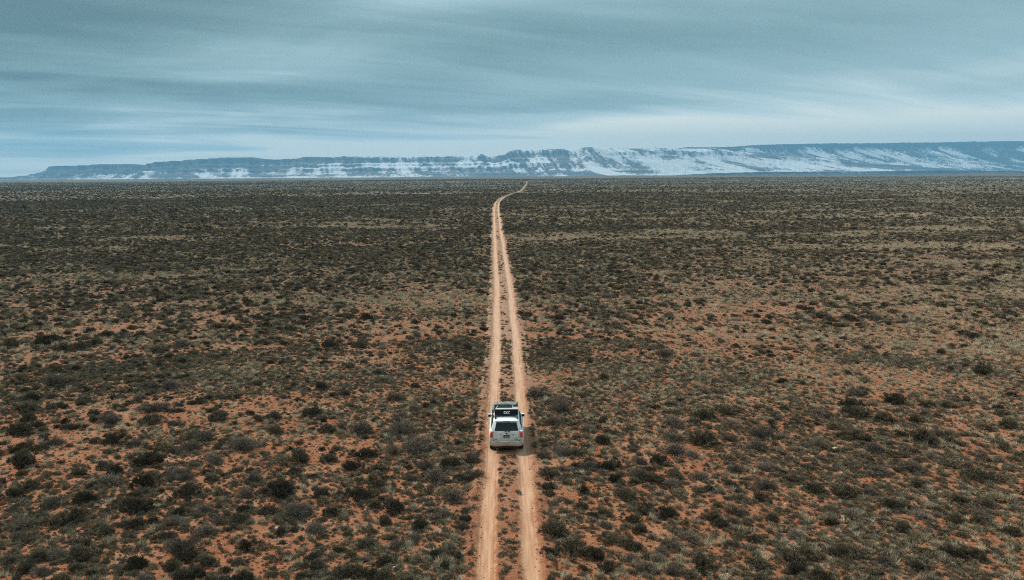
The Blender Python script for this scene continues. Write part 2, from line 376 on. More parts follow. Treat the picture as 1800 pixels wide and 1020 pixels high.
main_sky = [(-190, 311), (-40, 313), (8, 312), (26, 309.5), (50, 307), (70, 305), (74, 298), (80, 293.5), (90, 292), (140, 290), (205, 288), (232, 290), (248, 292), (254, 288), (265, 285),
            (290, 283), (320, 281), (350, 279.5), (380, 277), (435, 276.5), (441, 279), (470, 280), (515, 278), (535, 275.5), (550, 275.5), (565, 277), (600, 275.5), (640, 275), (700, 275),
            (740, 274.5), (800, 273.5), (838, 274.5), (844, 270), (848, 270.5), (853, 274.5), (870, 275), (884, 272), (897, 264), (905, 262.5), (950, 261.5), (975, 262), (990, 261), (1004, 265.5), (1015, 264.5), (1030, 258.5),
            (1045, 258.8), (1080, 261), (1150, 260), (1200, 261), (1225, 261.5), (1250, 259.5), (1285, 262), (1320, 267), (1345, 267), (1400, 274), (1440, 277), (1500, 285), (1570, 290), (1650, 295), (1760, 299), (1900, 302), (1990, 304)]
build_mesa('mesa', 'long flat topped mesa with snow dusted cliff bands across the horizon', main_sky, 12500, 1900, 1900, P_CLIFF, P_SLOPE, 0.10, snow_main, 3, 0.75, M_MESA)
far_sky = [(1060, 275), (1120, 268), (1180, 262), (1215, 258.3), (1300, 257.4), (1325, 255), (1350, 254), (1450, 252), (1500, 251.6), (1550, 251), (1640, 249.6), (1652, 248.8), (1665, 249.6), (1750, 247.6), (1792, 247), (1900, 247), (2000, 250)]
build_mesa('mesa', 'darker forested plateau rising behind the snowy slopes at the right', far_sky, 14600, 2600, 1300, P_SLOPE, P_SLOPE, 0.15, snow_far, 9, 0.60, M_MESA, 0.24)
low_sky = [(1180, 309), (1260, 305), (1360, 302.5), (1480, 302), (1600, 301), (1680, 300), (1770, 300.5), (1900, 301), (2000, 304)]
build_mesa('bluff', 'low pale bluff along the foot of the plateau at the right', low_sky, 8800, 350, 700, P_CLIFF, P_CLIFF, 0.05, snow_low, 14, 0.1, M_MESA, 0.2, -75)

# haze: one closed box of even air round everything
HX, HY0, HY1, HZ0, HZ1 = 18500, -3000, 19300, -90, 880
hv = [(sx_ * HX, yy, zz) for zz in (HZ0, HZ1) for yy in (HY0, HY1) for sx_ in (-1, 1)]
me = bpy.data.meshes.new('haze'); me.from_pydata(hv, [], [(0, 2, 3, 1), (4, 5, 7, 6), (0, 1, 5, 4), (2, 6, 7, 3), (0, 4, 6, 2), (1, 3, 7, 5)])
m = bpy.data.materials.new('air'); m.use_nodes = True; t = m.node_tree; t.nodes.clear()
pv = t.nodes.new('ShaderNodeVolumePrincipled'); pv.inputs['Density'].default_value = 6.3e-5; pv.inputs['Color'].default_value = (0.29, 0.67, 0.99, 1)
mo = t.nodes.new('ShaderNodeOutputMaterial'); t.links.new(pv.outputs[0], mo.inputs['Volume'])
tag(link('haze', me, [m]), 'thin blue winter haze over the plain', 'haze', kind='stuff')

# ------------------------------------------------------------------ the vehicle
CAR_Y = at(890, 785.5)[1] + 1.375
CAR_X = float(xc(CAR_Y)) - 0.045
hd = math.atan2(float(xc(CAR_Y + 6) - xc(CAR_Y - 6)), 12.0)
zr = 0.5 * (track_z(CAR_X - 0.8, CAR_Y) + track_z(CAR_X + 0.8, CAR_Y))

def dusty_paint(name, paint, dust, lo, hi):
    m, t, b = material(name, 0.38, 0.5)
    tcn = t.nodes.new('ShaderNodeTexCoord'); sp = t.nodes.new('ShaderNodeSeparateXYZ'); t.links.new(tcn.outputs['Object'], sp.inputs[0])
    hgt = math_node(t, 'DIVIDE', math_node(t, 'SUBTRACT', sp.outputs[2], lo), hi - lo)
    rear = ramp_node(t, math_node(t, 'MULTIPLY', sp.outputs[1], -1.0), [(0.0, 0.0), (1.0, 1.0)])
    n1 = noise_node(t, tcn.outputs['Object'], 2.6, 5, 0.65); n2 = noise_node(t, map_node(t, tcn.outputs['Object'], (9, 9, 3)), 2.0, 5, 0.7)
    k = math_node(t, 'ADD', math_node(t, 'SUBTRACT', 1.0, hgt), math_node(t, 'MULTIPLY', math_node(t, 'SUBTRACT', n1, 0.5), 0.9))
    k = math_node(t, 'ADD', k, math_node(t, 'MULTIPLY', math_node(t, 'SUBTRACT', n2, 0.5), 0.8))
    f = ramp_node(t, k, [(0.05, 0.0), (0.45, 0.55), (1.0, 0.92)])
    f = math_node(t, 'MULTIPLY', f, math_node(t, 'MULTIPLY_ADD', rear, 0.75)); f.node.inputs[1].node.inputs[2].default_value = 0.25
    cc = mix_node(t, f, paint, dust); t.links.new(cc, b.inputs['Base Color'])
    rr = math_node(t, 'MULTIPLY_ADD', f, 0.5); rr.node.inputs[2].default_value = 0.35; t.links.new(rr, b.inputs['Roughness'])
    return m
M_WHITE = dusty_paint('dusty_white_paint', (0.86, 0.86, 0.84), (0.47, 0.385, 0.295), 0.25, 1.5)
M_BUMP = dusty_paint('muddy_white_bumper', (0.70, 0.69, 0.65), (0.42, 0.31, 0.22), 0.3, 1.1)
M_GLASS = plain('tinted_glass', (0.012, 0.015, 0.015), 0.35, 0.25, 0, 0.5, 9)
M_BLACK = plain('black_plastic', (0.018, 0.018, 0.018), 0.6, 0.35)
M_RUB = plain('dusty_tyre', (0.055, 0.042, 0.034), 0.9, 0.2, 0, 0.4)
M_RED = plain('red_lens', (0.72, 0.045, 0.03), 0.15, 0.6, 0, 0.15)
M_DRED = plain('dark_red_lens', (0.26, 0.03, 0.03), 0.25, 0.5)
M_SEAM = plain('dirty_seam', (0.10, 0.045, 0.03), 0.9, 0.1)
M_STEEL = plain('steel', (0.35, 0.34, 0.33), 0.45, 0.5, 0.8)
M_PINK = plain('pink_stamped_paint', (0.50, 0.33, 0.33), 0.6, 0.3)
M_CHAR = plain('charcoal_plate', (0.045, 0.036, 0.038), 0.6, 0.3)
M_MIRR = plain('mirror_glass', (0.30, 0.42, 0.42), 0.05, 0.9, 0.9)
M_CLEAR = plain('clear_lens', (0.72, 0.72, 0.70), 0.15, 0.6)

car = bpy.data.objects.new('parked_car', None); car.name = 'offroad_car'; col.objects.link(car)
car.location = (CAR_X, CAR_Y, zr - 0.005); car.rotation_euler = (0, 0, -hd)
tag(car, 'muddy white offroad SUV with loaded roof driving away on the dirt track', 'car')

# body: sections lofted from tail to nose; xz half profile, tail leaning forward with height
half = [(0.00, .40), (.72, .40), (.86, .43), (.915, .52), (.935, .66), (.945, .82), (.940, .98), (.925, 1.08), (.890, 1.15), (.855, 1.19), (.800, 1.36), (.735, 1.55), (.705, 1.63), (.655, 1.69), (.52, 1.735), (.28, 1.757), (0.0, 1.765)]
def tail_y(z):
    return float(np.interp(z, [0.4, 0.68, 1.0, 1.22, 1.60, 1.70, 1.78], [-2.22, -2.27, -2.24, -2.16, -1.92, -1.84, -1.70]))
ys = [-2.30, -2.22, -2.05, -1.83, -1.75, -1.62, -1.5, -1.38, -1.25, -1.12, -1.0, -0.93, -0.6, -0.2, 0.2, 0.45, 0.62, 0.85, 1.05, 1.22, 1.32, 1.45, 1.58, 1.72, 1.85, 1.95, 2.1, 2.25, 2.34]
def top_z(y):
    return float(np.interp(y, [-2.4, 0.45, 0.62, 1.22, 1.32, 1.9, 2.2, 2.36], [1.765, 1.755, 1.70, 1.22, 1.17, 1.10, 1.00, 0.82]))
def body_pt(k, m_):
    y = ys[k]; x, z = half[m_]
    tz = top_z(y); zz = min(z, tz - (0.012 * (len(half) - 1 - m_)) * (1 if z > tz else 0))
    if z > tz: x = x + (0.80 - x) * 0.0 if y < 0.6 else x * (1 + 0.05)
    nose = float(np.interp(y, [1.6, 2.0, 2.25, 2.36], [1, .975, .90, .78])); x *= nose
    if y < -1.9: x *= float(np.interp(y, [-2.30, -2.22, -2.05, -1.9], [.962, .982, .998, 1.0]))
    for wy in (-1.375, 1.415):                             # wheel arches and flares
        dd = abs(y - wy)
        if dd < 0.47 and zz < 0.95 and m_ > 0:
            arch = math.sqrt(max(0.0, 0.46 ** 2 - dd ** 2)) + 0.38
            if zz < arch: zz = arch if m_ > 1 else zz
        if dd < 0.62 and 0.5 < zz < 1.0: x += 0.035 * (1 - dd / 0.62) ** 0.5
    yy = max(y, tail_y(zz)) if y < -1.5 else y
    return x, yy, zz
nb_, nm_ = len(ys), len(half)
V = []
for k in range(nb_):
    row = [body_pt(k, i) for i in range(nm_)]
    V += [(-x, y, z) for x, y, z in row[::-1]][:-1] + row
rown = 2 * nm_ - 1
bm = bmesh.new(); vv = [bm.verts.new(v) for v in V]
for k in range(nb_ - 1):
    for j in range(rown - 1):
        try: bm.faces.new((vv[k * rown + j], vv[k * rown + j + 1], vv[(k + 1) * rown + j + 1], vv[(k + 1) * rown + j]))
        except ValueError: pass
for k in (0, nb_ - 1):                                     # closed tail and nose, strip by strip
    for j in range(nm_ - 1):
        a_, b_ = vv[k * rown + j], vv[k * rown + j + 1]; c_, d_ = vv[k * rown + rown - 2 - j], vv[k * rown + rown - 1 - j]
        f_ = [a_, b_, c_, d_]; f_ = list(dict.fromkeys(f_))
        if len(f_) > 2:
            try: bm.faces.new(f_)
            except ValueError: pass
bmesh.ops.remove_doubles(bm, verts=bm.verts, dist=0.002)
bmesh.ops.recalc_face_normals(bm, faces=bm.faces)
me = bpy.data.meshes.new('body'); bm.to_mesh(me); bm.free()
body = link('body', me, [M_WHITE], car, True)
mod = body.modifiers.new('edge', 'EDGE_SPLIT'); mod.split_angle = R(38)

def bx(bm, x0, x1, y0, y1, z0, z1, bev=0.0, rot=None, cen=None):
    r = bmesh.ops.create_cube(bm, size=1.0); vs_ = r['verts']
    bmesh.ops.scale(bm, vec=(x1 - x0, y1 - y0, z1 - z0), verts=vs_)
    bmesh.ops.translate(bm, vec=((x0 + x1) / 2, (y0 + y1) / 2, (z0 + z1) / 2), verts=vs_)
    if bev:
        es = list({e for v in vs_ for e in v.link_edges})
        bmesh.ops.bevel(bm, geom=es, offset=bev, segments=2, affect='EDGES', profile=0.6)
    return vs_
def obj(name, bm, mat, parent, smooth=False):
    bmesh.ops.recalc_face_normals(bm, faces=bm.faces)
    me = bpy.data.meshes.new(name); bm.to_mesh(me); bm.free()
    return link(name, me, [mat] if not isinstance(mat, (list, tuple)) else mat, parent, smooth)
def box_obj(name, mat, parent, dims, bev=0.0):
    bm = bmesh.new(); bx(bm, *dims, bev); return obj(name, bm, mat, parent)
def panel(name, mat, parent, pts, thick):                  # pts: ring of points, extruded by the vector thick
    bm = bmesh.new(); a = [bm.verts.new(p) for p in pts]; t_ = Vector(thick)
    c = [bm.verts.new(Vector(p) + t_) for p in pts]; n = len(pts)
    bm.faces.new(a); bm.faces.new(c[::-1])
    for i in range(n): bm.faces.new((a[i], a[(i + 1) % n], c[(i + 1) % n], c[i]))
    return obj(name, bm, mat, parent)
def ring(wb, wt, z0, z1, rb, rt_, n=5):                    # rounded trapezium in (x, z), bottom and top half widths
    out = []
    def arc(cx, cz, r, a0, a1):
        for i in range(n): a = R(a0 + (a1 - a0) * i / (n - 1)); out.append((cx + r * math.cos(a), cz + r * math.sin(a)))
    arc(wb - rb, z0 + rb, rb, -90, 0); arc(wt - rt_, z1 - rt_, rt_, 0, 90); arc(-wt + rt_, z1 - rt_, rt_, 90, 180); arc(-wb + rb, z0 + rb, rb, 180, 270)
    return out
def tail_panel(name, mat, parent, rng, off, thick):
    return panel(name, mat, parent, [(x, tail_y(z) - off, z) for x, z in rng], (0, thick, 0.0))

# tailgate: seam, then skin, glass and fittings, each a little prouder than the last
tail_panel('tailgate_seam', M_SEAM, car, ring(.745, .70, .685, 1.215, .10, .02), 0.012, 0.03)
gate = tail_panel('tailgate', M_WHITE, car, ring(.725, .692, .715, 1.212, .09, .015), 0.032, 0.03)
up_frame = tail_panel('window_frame', M_WHITE, gate, ring(.688, .600, 1.214, 1.645, .015, .04), 0.020, 0.03)
tail_panel('rear_window', M_GLASS, gate, ring(.645, .563, 1.235, 1.622, .035, .035), 0.030, 0.02)
sp = bmesh.new(); bx(sp, -.61, .61, -1.955, -1.70, 1.672, 1.735, 0.02); spoiler = obj('spoiler', sp, M_WHITE, car)
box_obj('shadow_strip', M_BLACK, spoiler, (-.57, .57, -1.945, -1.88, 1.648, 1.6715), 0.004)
box_obj('brake_light', M_RED, spoiler, (-.19, .19, -1.968, -1.94, 1.684, 1.718), 0.008)
bm = bmesh.new()                                           # wiper: pivot, arm and blade lying along the foot of the glass
bx(bm, -.10, -.03, -2.235, -2.19, 1.185, 1.222, .01); bx(bm, -.06, .22, -2.215, -2.195, 1.222, 1.240, .004); bx(bm, .10, .15, -2.235, -2.19, 1.187, 1.215, .008)
obj('wiper', bm, M_BLACK, gate)
bm = bmesh.new()
r_ = bmesh.ops.create_cone(bm, cap_ends=True, segments=20, radius1=.05, radius2=.05, depth=.016)
bmesh.ops.rotate(bm, verts=bm.verts, matrix=Matrix.Rotation(R(90), 3, 'X')); bmesh.ops.scale(bm, vec=(1, 1, .68), verts=bm.verts)
bmesh.ops.translate(bm, vec=(0.0, tail_y(1.10) - .044, 1.105), verts=bm.verts); obj('emblem', bm, M_BLACK, gate)
box_obj('plate_recess', M_BUMP, gate, (-.20, .20, -2.286, -2.262, .885, 1.062), .006)
plate = box_obj('licence_plate', M_CHAR, gate, (-.165, .165, -2.302, -2.288, .895, 1.050), .004)
bm = bmesh.new()
for i, (hh, ww) in enumerate([(.05, .012), (.06, .028), (.055, .02), (.06, .03), (.058, .02), (.06, .026), (.05, .014)]):
    x = -.105 + i * .035; bx(bm, x - ww / 2, x + ww / 2, -2.3065, -2.3025, .972 - hh / 2, .972 + hh / 2)
obj('plate_characters', bm, M_PINK, plate)
bm = bmesh.new(); bx(bm, .43, .60, -2.306, -2.298, .800, .818); bx(bm, .575, .61, -2.308, -2.298, .762, .797); obj('badge', bm, M_BLACK, gate)
rq = np.random.RandomState(4); M_WIPE = plain('wiped_dust', (0.30, 0.25, 0.20), 0.8, 0.2)
for cx_, cz_, n_ in ((-.30, 1.05, 9), (.36, 1.04, 10)):
    p_ = Vector((cx_ - .10, 0, cz_)); bm = bmesh.new()
    for q_ in range(n_):
        p2 = Vector((cx_ - .10 + .022 * q_ + rq.uniform(-.02, .02), 0, cz_ + rq.uniform(-.03, .05)))
        d_ = (p2 - p_).normalized(); nn = Vector((-d_.z, 0, d_.x)) * .006
        f_ = [bm.verts.new(Vector((v.x, tail_y(v.z) - .0345, v.z))) for v in (p_ - nn, p_ + nn, p2 + nn, p2 - nn)]
        bm.faces.new(f_); p_ = p2
    obj('dust_scrawl', bm, M_WIPE, gate)
bm = bmesh.new(); bx(bm, -.64, -.52, -2.304, -2.298, .80, .822); obj('badge', bm, M_SEAM, gate)
for s_ in (-1, 1):
    bm = bmesh.new(); x0, x1 = sorted((s_ * .735, s_ * .885))
    bx(bm, x0, x1, -2.295, -2.14, .955, 1.185, .025); obj('tail_light', bm, M_RED, car)
    bm = bmesh.new(); bx(bm, x0 + .01, x1 - .01, -2.285, -2.12, 1.190, 1.262, .018); obj('clear_lens', bm, M_CLEAR, car)
    bm = bmesh.new(); bx(bm, x0 + .005, x1 - .005, -2.288, -2.14, .925, .952, .008); obj('lens_foot', bm, M_DRED, car)
# rear bumper wraps round the corners
bm = bmesh.new(); secs = []
for x in np.linspace(-.955, .955, 25):
    back = -2.435 + 0.40 * max(0.0, (abs(x) - .62) / .335) ** 2.2
    pts_ = [(-.0, .695), (-.012, .700), (.13, .705), (.13, .44), (.03, .445), (-.004, .50), (-.010, .60)]
    secs.append([bm.verts.new((x, back + p_[0], p_[1] + (0.012 * math.cos(x * 3)))) for p_ in pts_])
for a_, c_ in zip(secs, secs[1:]):
    for i in range(7): bm.faces.new((a_[i], a_[(i + 1) % 7], c_[(i + 1) % 7], c_[i]))
bm.faces.new(secs[0]); bm.faces.new(secs[-1][::-1])
bump_o = obj('rear_bumper', bm, M_BUMP, car, True); bump_o.modifiers.new('edge', 'EDGE_SPLIT').split_angle = R(40)
box_obj('tow_hitch', M_BLACK, car, (-.06, .06, -2.44, -2.0, .37, .43), .008)
box_obj('underbody', M_BLACK, car, (-.68, .68, -2.28, 2.2, .27, .398), .03)
bm = bmesh.new()
for z0, y0, y1 in ((.47, 2.24, 2.42),): bx(bm, -.86, .86, y0, y1, .40, .68, .05)
obj('front_bumper', bm, M_BUMP, car)
box_obj('grille', M_BLACK, car, (-.45, .45, 2.30, 2.372, .70, .84), .01)
for s_ in (-1, 1):
    x0, x1 = sorted((s_ * .48, s_ * .72)); box_obj('headlight', M_CLEAR, car, (x0, x1, 2.20, 2.345, .70, .85), .03)
# side glass lies on the leaning sides, in three lights each side
def side_pt(s_, z, y, off=.006):
    x = float(np.interp(z, [1.19, 1.36, 1.55, 1.63], [.855, .800, .735, .705])) + off; return (s_ * x, y, z)
for s_ in (-1, 1):
    for y0, y1, y0t, y1t in ((-1.80, -1.00, -1.62, -1.00), (-0.93, -0.02, -0.93, -0.02), (0.05, 0.98, 0.05, 0.58)):
        panel('side_window', M_GLASS, car, [side_pt(s_, 1.205, y0), side_pt(s_, 1.205, y1), side_pt(s_, 1.57, y1t), side_pt(s_, 1.57, y0t)], (-s_ * .02, 0, 0))
    for y in (-.97, .015, 1.02):
        panel('door_seam', M_SEAM, car, [(s_ * .951, y - .006, .50), (s_ * .951, y + .006, .50), (s_ * .930, y + .006, 1.10), (s_ * .930, y - .006, 1.10)], (-s_ * .03, 0, 0))
    for y in (-.85, .15):
        x0, x1 = sorted((s_ * .935, s_ * .972)); box_obj('door_handle', M_WHITE, car, (x0, x1, y, y + .17, 1.005, 1.035), .008)
    x0, x1 = sorted((s_ * .90, s_ * .985)); box_obj('side_step', M_BLACK, car, (x0, x1, -.85, .85, .37, .415), .012)
panel('windshield', M_GLASS, car, [(-.70, 1.235, 1.225), (.70, 1.235, 1.225), (.60, .66, 1.69), (-.60, .66, 1.69)], (0, .012, .012))
# mirrors: white shell, dark glass facing back
for s_ in (-1, 1):
    bm = bmesh.new(); x0, x1 = sorted((s_ * .895, s_ * 1.065)); bx(bm, x0, x1, .78, .93, 1.11, 1.28, .045)
    x2, x3 = sorted((s_ * .80, s_ * .91)); bx(bm, x2, x3, .84, .90, 1.13, 1.19, .01)
    mi = obj('side_mirror', bm, M_WHITE, car)
    box_obj('mirror_glass', M_BLACK, mi, (x0 + .012, x1 - .012, .766, .792, 1.118, 1.262), .02)
    box_obj('mirror_pane', M_GLASS, mi, (x0 + .05, x1 - .05, .760, .7655, 1.150, 1.225))
# wheels
def lathe(bm, prof_, n=28):
    rings = []
    for x, r in prof_:
        rings.append([bm.verts.new((x, r * math.cos(2 * math.pi * i / n), r * math.sin(2 * math.pi * i / n))) for i in range(n)])
    for a_, c_ in zip(rings, rings[1:]):
        for i in range(n): bm.faces.new((a_[i], a_[(i + 1) % n], c_[(i + 1) % n], c_[i]))
    return rings
for s_ in (-1, 1):
    for y in (-1.375, 1.415):
        wl = bpy.data.objects.new('wheel', None); col.objects.link(wl); wl.parent = car; wl.location = (s_ * .80, y, .385)
        bm = bmesh.new(); lathe(bm, [(-.10, .22), (-.125, .27), (-.128, .34), (-.105, .378), (-.06, .388), (.06, .388), (.105, .378), (.128, .34), (.125, .27), (.10, .22), (-.10, .22)])
        for i in range(26):
            a = 2 * math.pi * i / 26
            for o_ in (-.075, .075):
                vs_ = bx(bm, o_ - .04, o_ + .04, -.022, .022, .380, .400); bmesh.ops.rotate(bm, verts=vs_, cent=(0, 0, 0), matrix=Matrix.Rotation(a + (o_ > 0) * .12, 3, 'X'))
        obj('tyre', bm, M_RUB, wl)
        bm = bmesh.new(); lathe(bm, [(-.10, .225), (.085, .225), (.10, .215), (.07, .19)])
        bx(bm, .03, .075, -.05, .05, -.05, .05, .01)
        for i in range(6):
            vs_ = bx(bm, .045, .075, -.022, .022, .03, .205); bmesh.ops.rotate(bm, verts=vs_, cent=(0, 0, 0), matrix=Matrix.Rotation(i * math.pi / 3, 3, 'X'))
        ri = obj('rim', bm, M_STEEL, wl); ri.scale = (s_, 1, 1)
# roof rails and crossbars belong to the car
for s_ in (-1, 1):
    bm = bmesh.new()
    x0, x1 = sorted((s_ * .57, s_ * .63)); bx(bm, x0, x1, -1.50, .35, 1.795, 1.835, .015)
    for y in (-1.52, -.55, .30): bx(bm, x0 - .003, x1 + .003, y - .06, y + .06, 1.70, 1.80, .012)
    obj('roof_rail', bm, M_BLACK, car)
for y in (-1.05, -.30, .22):
    box_obj('crossbar', M_BLACK, car, (-.64, .64, y - .03, y + .03, 1.838, 1.868), .01)
bm = bmesh.new(); bx(bm, -.715, -.655, -1.16, -1.02, 1.62, 1.80, .015); obj('awning_bracket', bm, M_BLACK, car)

# ---- folded tent box on the crossbars
M_TENT = plain('black_tent_cover', (0.012, 0.013, 0.013), 0.75, 0.2, 0, 0.4)
M_TDK = plain('dark_blue_black_fabric', (0.022, 0.03, 0.036), 0.5, 0.35, 0, 0.6, 14)
M_LID = plain('dusty_grey_lid', (0.46, 0.47, 0.44), 0.75, 0.2, 0, 0.2, 12)
M_LET = plain('white_print', (0.75, 0.77, 0.76), 0.6, 0.3)
m, t, b = material('mottled_canvas', 0.9, 0.15)
tcn = t.nodes.new('ShaderNodeTexCoord'); n_ = noise_node(t, map_node(t, tcn.outputs['Object'], (6, 14, 10)), 1.5, 5, 0.7, 0.8)
t.links.new(ramp_node(t, n_, [(0.36, (0.05, 0.055, 0.053)), (0.48, (0.19, 0.205, 0.195)), (0.66, (0.40, 0.415, 0.39))]), b.inputs['Base Color']); M_CANV = m
def place_on_car(name, label, cat):
    o = bpy.data.objects.new(name, None); col.objects.link(o)
    o.location = Vector(car.location) + Matrix.Rotation(-hd, 3, 'Z') @ Vector((0, 0, 1.869)); o.rotation_euler = (0, 0, -hd)
    return tag(o, label, cat)
tent = place_on_car('roof_tent', 'folded black roof tent box with white lettering on top of the SUV', 'roof tent')
bm = bmesh.new()
prof_ = [(-1.30, 0), (-1.285, .12), (-1.24, .27), (-1.20, .285), (.14, .285), (.18, .25), (.20, 0)]
sec2 = []
for x, sc in ((-.655, .94), (-.64, 1), (-.3, 1.0), (0, 1.01), (.3, 1.0), (.64, 1), (.655, .94)):
    sec2.append([bm.verts.new((x, -.47 + (y + .47) * (1 - (1 - sc) * .5), z * sc)) for y, z in prof_])
for a_, c_ in zip(sec2, sec2[1:]):
    for i in range(len(prof_)): j = (i + 1) % len(prof_); bm.faces.new((a_[i], a_[j], c_[j], c_[i]))
bm.faces.new(sec2[0]); bm.faces.new(sec2[-1][::-1])
obj('cover', bm, M_TENT, tent)
bm = bmesh.new(); bx(bm, -.60, .665, -1.268, -1.06, .287, .330, .016); obj('lid_edge', bm, M_LID, tent)
bm = bmesh.new(); bx(bm, .34, .665, -1.055, -.90, .287, .34, .02); obj('lid_corner', bm, M_LID, tent)
bm = bmesh.new()
for i in range(4): bx(bm, -.50 + .02 * i, .30 + .01 * i, -1.045 + i * .095, -.96 + i * .095, .287, .31 + .012 * (i % 2), .014)
obj('fabric_fold', bm, M_TDK, tent)
for x, yw in ((-.50, .035), (.36, .028)):
    bm = bmesh.new(); vs_ = bx(bm, x - yw / 2, x + yw / 2, -1.05, -.63, .325, .333); bmesh.ops.rotate(bm, verts=vs_, cent=(x, -.76, .33), matrix=Matrix.Rotation(R(-14 if x < 0 else 6), 3, 'Z'))
    obj('strap', bm, M_LID, tent)
# lettering on the back of the box: slanted capitals over a white bar
def strokes(bm, polys, th=.05):
    for k_, (p0, p1) in enumerate(polys):
        a_ = Vector((p0[0], 0, p0[1])); c_ = Vector((p1[0], 0, p1[1])); d_ = (c_ - a_).normalized(); n_ = Vector((-d_.z, 0, d_.x)) * th / 2
        q = [a_ - n_ - d_ * th * .35, c_ - n_ + d_ * th * .35, c_ + n_ + d_ * th * .35, a_ + n_ - d_ * th * .35]
        q = [v - Vector((0, .0012 * k_, 0)) for v in q]; f0 = [bm.verts.new(v) for v in q]; f1 = [bm.verts.new(v + Vector((0, .006, 0))) for v in q]
        bm.faces.new(f0); bm.faces.new(f1[::-1])
        for i in range(4): bm.faces.new((f0[i], f0[(i + 1) % 4], f1[(i + 1) % 4], f1[i]))
bm = bmesh.new(); th = .03
strokes(bm, [((-.075, .12), (-.135, .12)), ((-.135, .12), (-.152, .09)), ((-.152, .09), (-.152, .045)), ((-.152, .045), (-.08, .042))], th)     # C
strokes(bm, [((-.062, .125), (-.010, .048)), ((-.010, .048), (.050, .125))], th)                                                             # V
strokes(bm, [((.060, .122), (.160, .122)), ((.108, .11), (.108, .048))], th)                                                                  # T
strokes(bm, [((-.155, .012), (.160, .012))], .018)
for v in bm.verts: v.co = Vector((v.co.x + .012 + v.co.z * .15, -1.302 + (v.co.y) + v.co.z * .14, v.co.z * 1.12 + .062))
obj('lettering', bm, M_LET, tent)
# ---- canvas bundle lashed in front of the tent and down its left side
bag = place_on_car('canvas_bundle', 'mottled grey canvas bundle lying across the front of the roof load', 'bundle')
rs = np.random.RandomState(3)
def soft_box(x0, x1, y0, y1, z0, z1, nx, ny, amp, seed):
    bm = bmesh.new(); bx(bm, x0, x1, y0, y1, z0, z1)
    bmesh.ops.subdivide_edges(bm, edges=bm.edges[:], cuts=7, use_grid_fill=True)
    cx, cy_, cz = (x0 + x1) / 2, (y0 + y1) / 2, (z0 + z1) / 2
    for v in bm.verts:
        qx, qy, qz = (v.co.x - cx) / (x1 - x0) * 2, (v.co.y - cy_) / (y1 - y0) * 2, (v.co.z - cz) / (z1 - z0) * 2
        rr_ = 1 - 0.10 * (qy * qy * qz * qz) - 0.05 * (qx * qx * (qz * qz))
        v.co.y = cy_ + (v.co.y - cy_) * rr_; v.co.z = cz + (v.co.z - cz) * rr_
        nn = float(fbm(v.co.x * 5 + seed, v.co.y * 7 + v.co.z * 5, 3, seed)) - .5
        v.co.z += amp * nn * (1 if qz > -.5 else 0); v.co.y += amp * .7 * nn
    return bm
obj('canvas_roll', soft_box(-.66, .66, -.62, -.16, .288, .43, 8, 4, .10, 2), M_CANV, bag, True)
bm = soft_box(-.80, -.665, -1.22, -.2, .06, .33, 2, 8, .05, 5)
obj('side_flap', bm, M_CANV, bag, True)

# ------------------------------------------------------------------ vegetation
def tone_mat(name, stops, tip=None, rough=0.95):
    m, t, b = material(name, rough, 0.08)
    a = attr_node(t, 'tone').outputs['Fac']
    oi = t.nodes.new('ShaderNodeObjectInfo')
    k = math_node(t, 'ADD', math_node(t, 'MULTIPLY', a, 0.62), math_node(t, 'MULTIPLY', oi.outputs['Random'], 0.38))
    t.links.new(ramp_node(t, k, stops), b.inputs['Base Color']); return m
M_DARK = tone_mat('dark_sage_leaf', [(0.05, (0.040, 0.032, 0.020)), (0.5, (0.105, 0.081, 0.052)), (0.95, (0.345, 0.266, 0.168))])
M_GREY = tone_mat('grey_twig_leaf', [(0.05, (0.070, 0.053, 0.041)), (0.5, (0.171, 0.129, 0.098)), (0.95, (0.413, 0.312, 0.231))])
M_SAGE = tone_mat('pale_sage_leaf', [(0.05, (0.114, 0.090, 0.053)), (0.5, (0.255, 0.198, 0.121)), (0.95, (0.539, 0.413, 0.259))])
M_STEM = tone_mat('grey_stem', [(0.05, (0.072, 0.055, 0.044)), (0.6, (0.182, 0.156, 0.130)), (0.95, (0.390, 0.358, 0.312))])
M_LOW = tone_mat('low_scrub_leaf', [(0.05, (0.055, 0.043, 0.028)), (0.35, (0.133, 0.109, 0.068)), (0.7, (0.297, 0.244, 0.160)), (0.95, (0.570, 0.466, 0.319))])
M_STRAW = tone_mat('straw_blade', [(0.05, (0.269, 0.202, 0.123)), (0.5, (0.515, 0.426, 0.286)), (0.95, (0.739, 0.650, 0.470))])

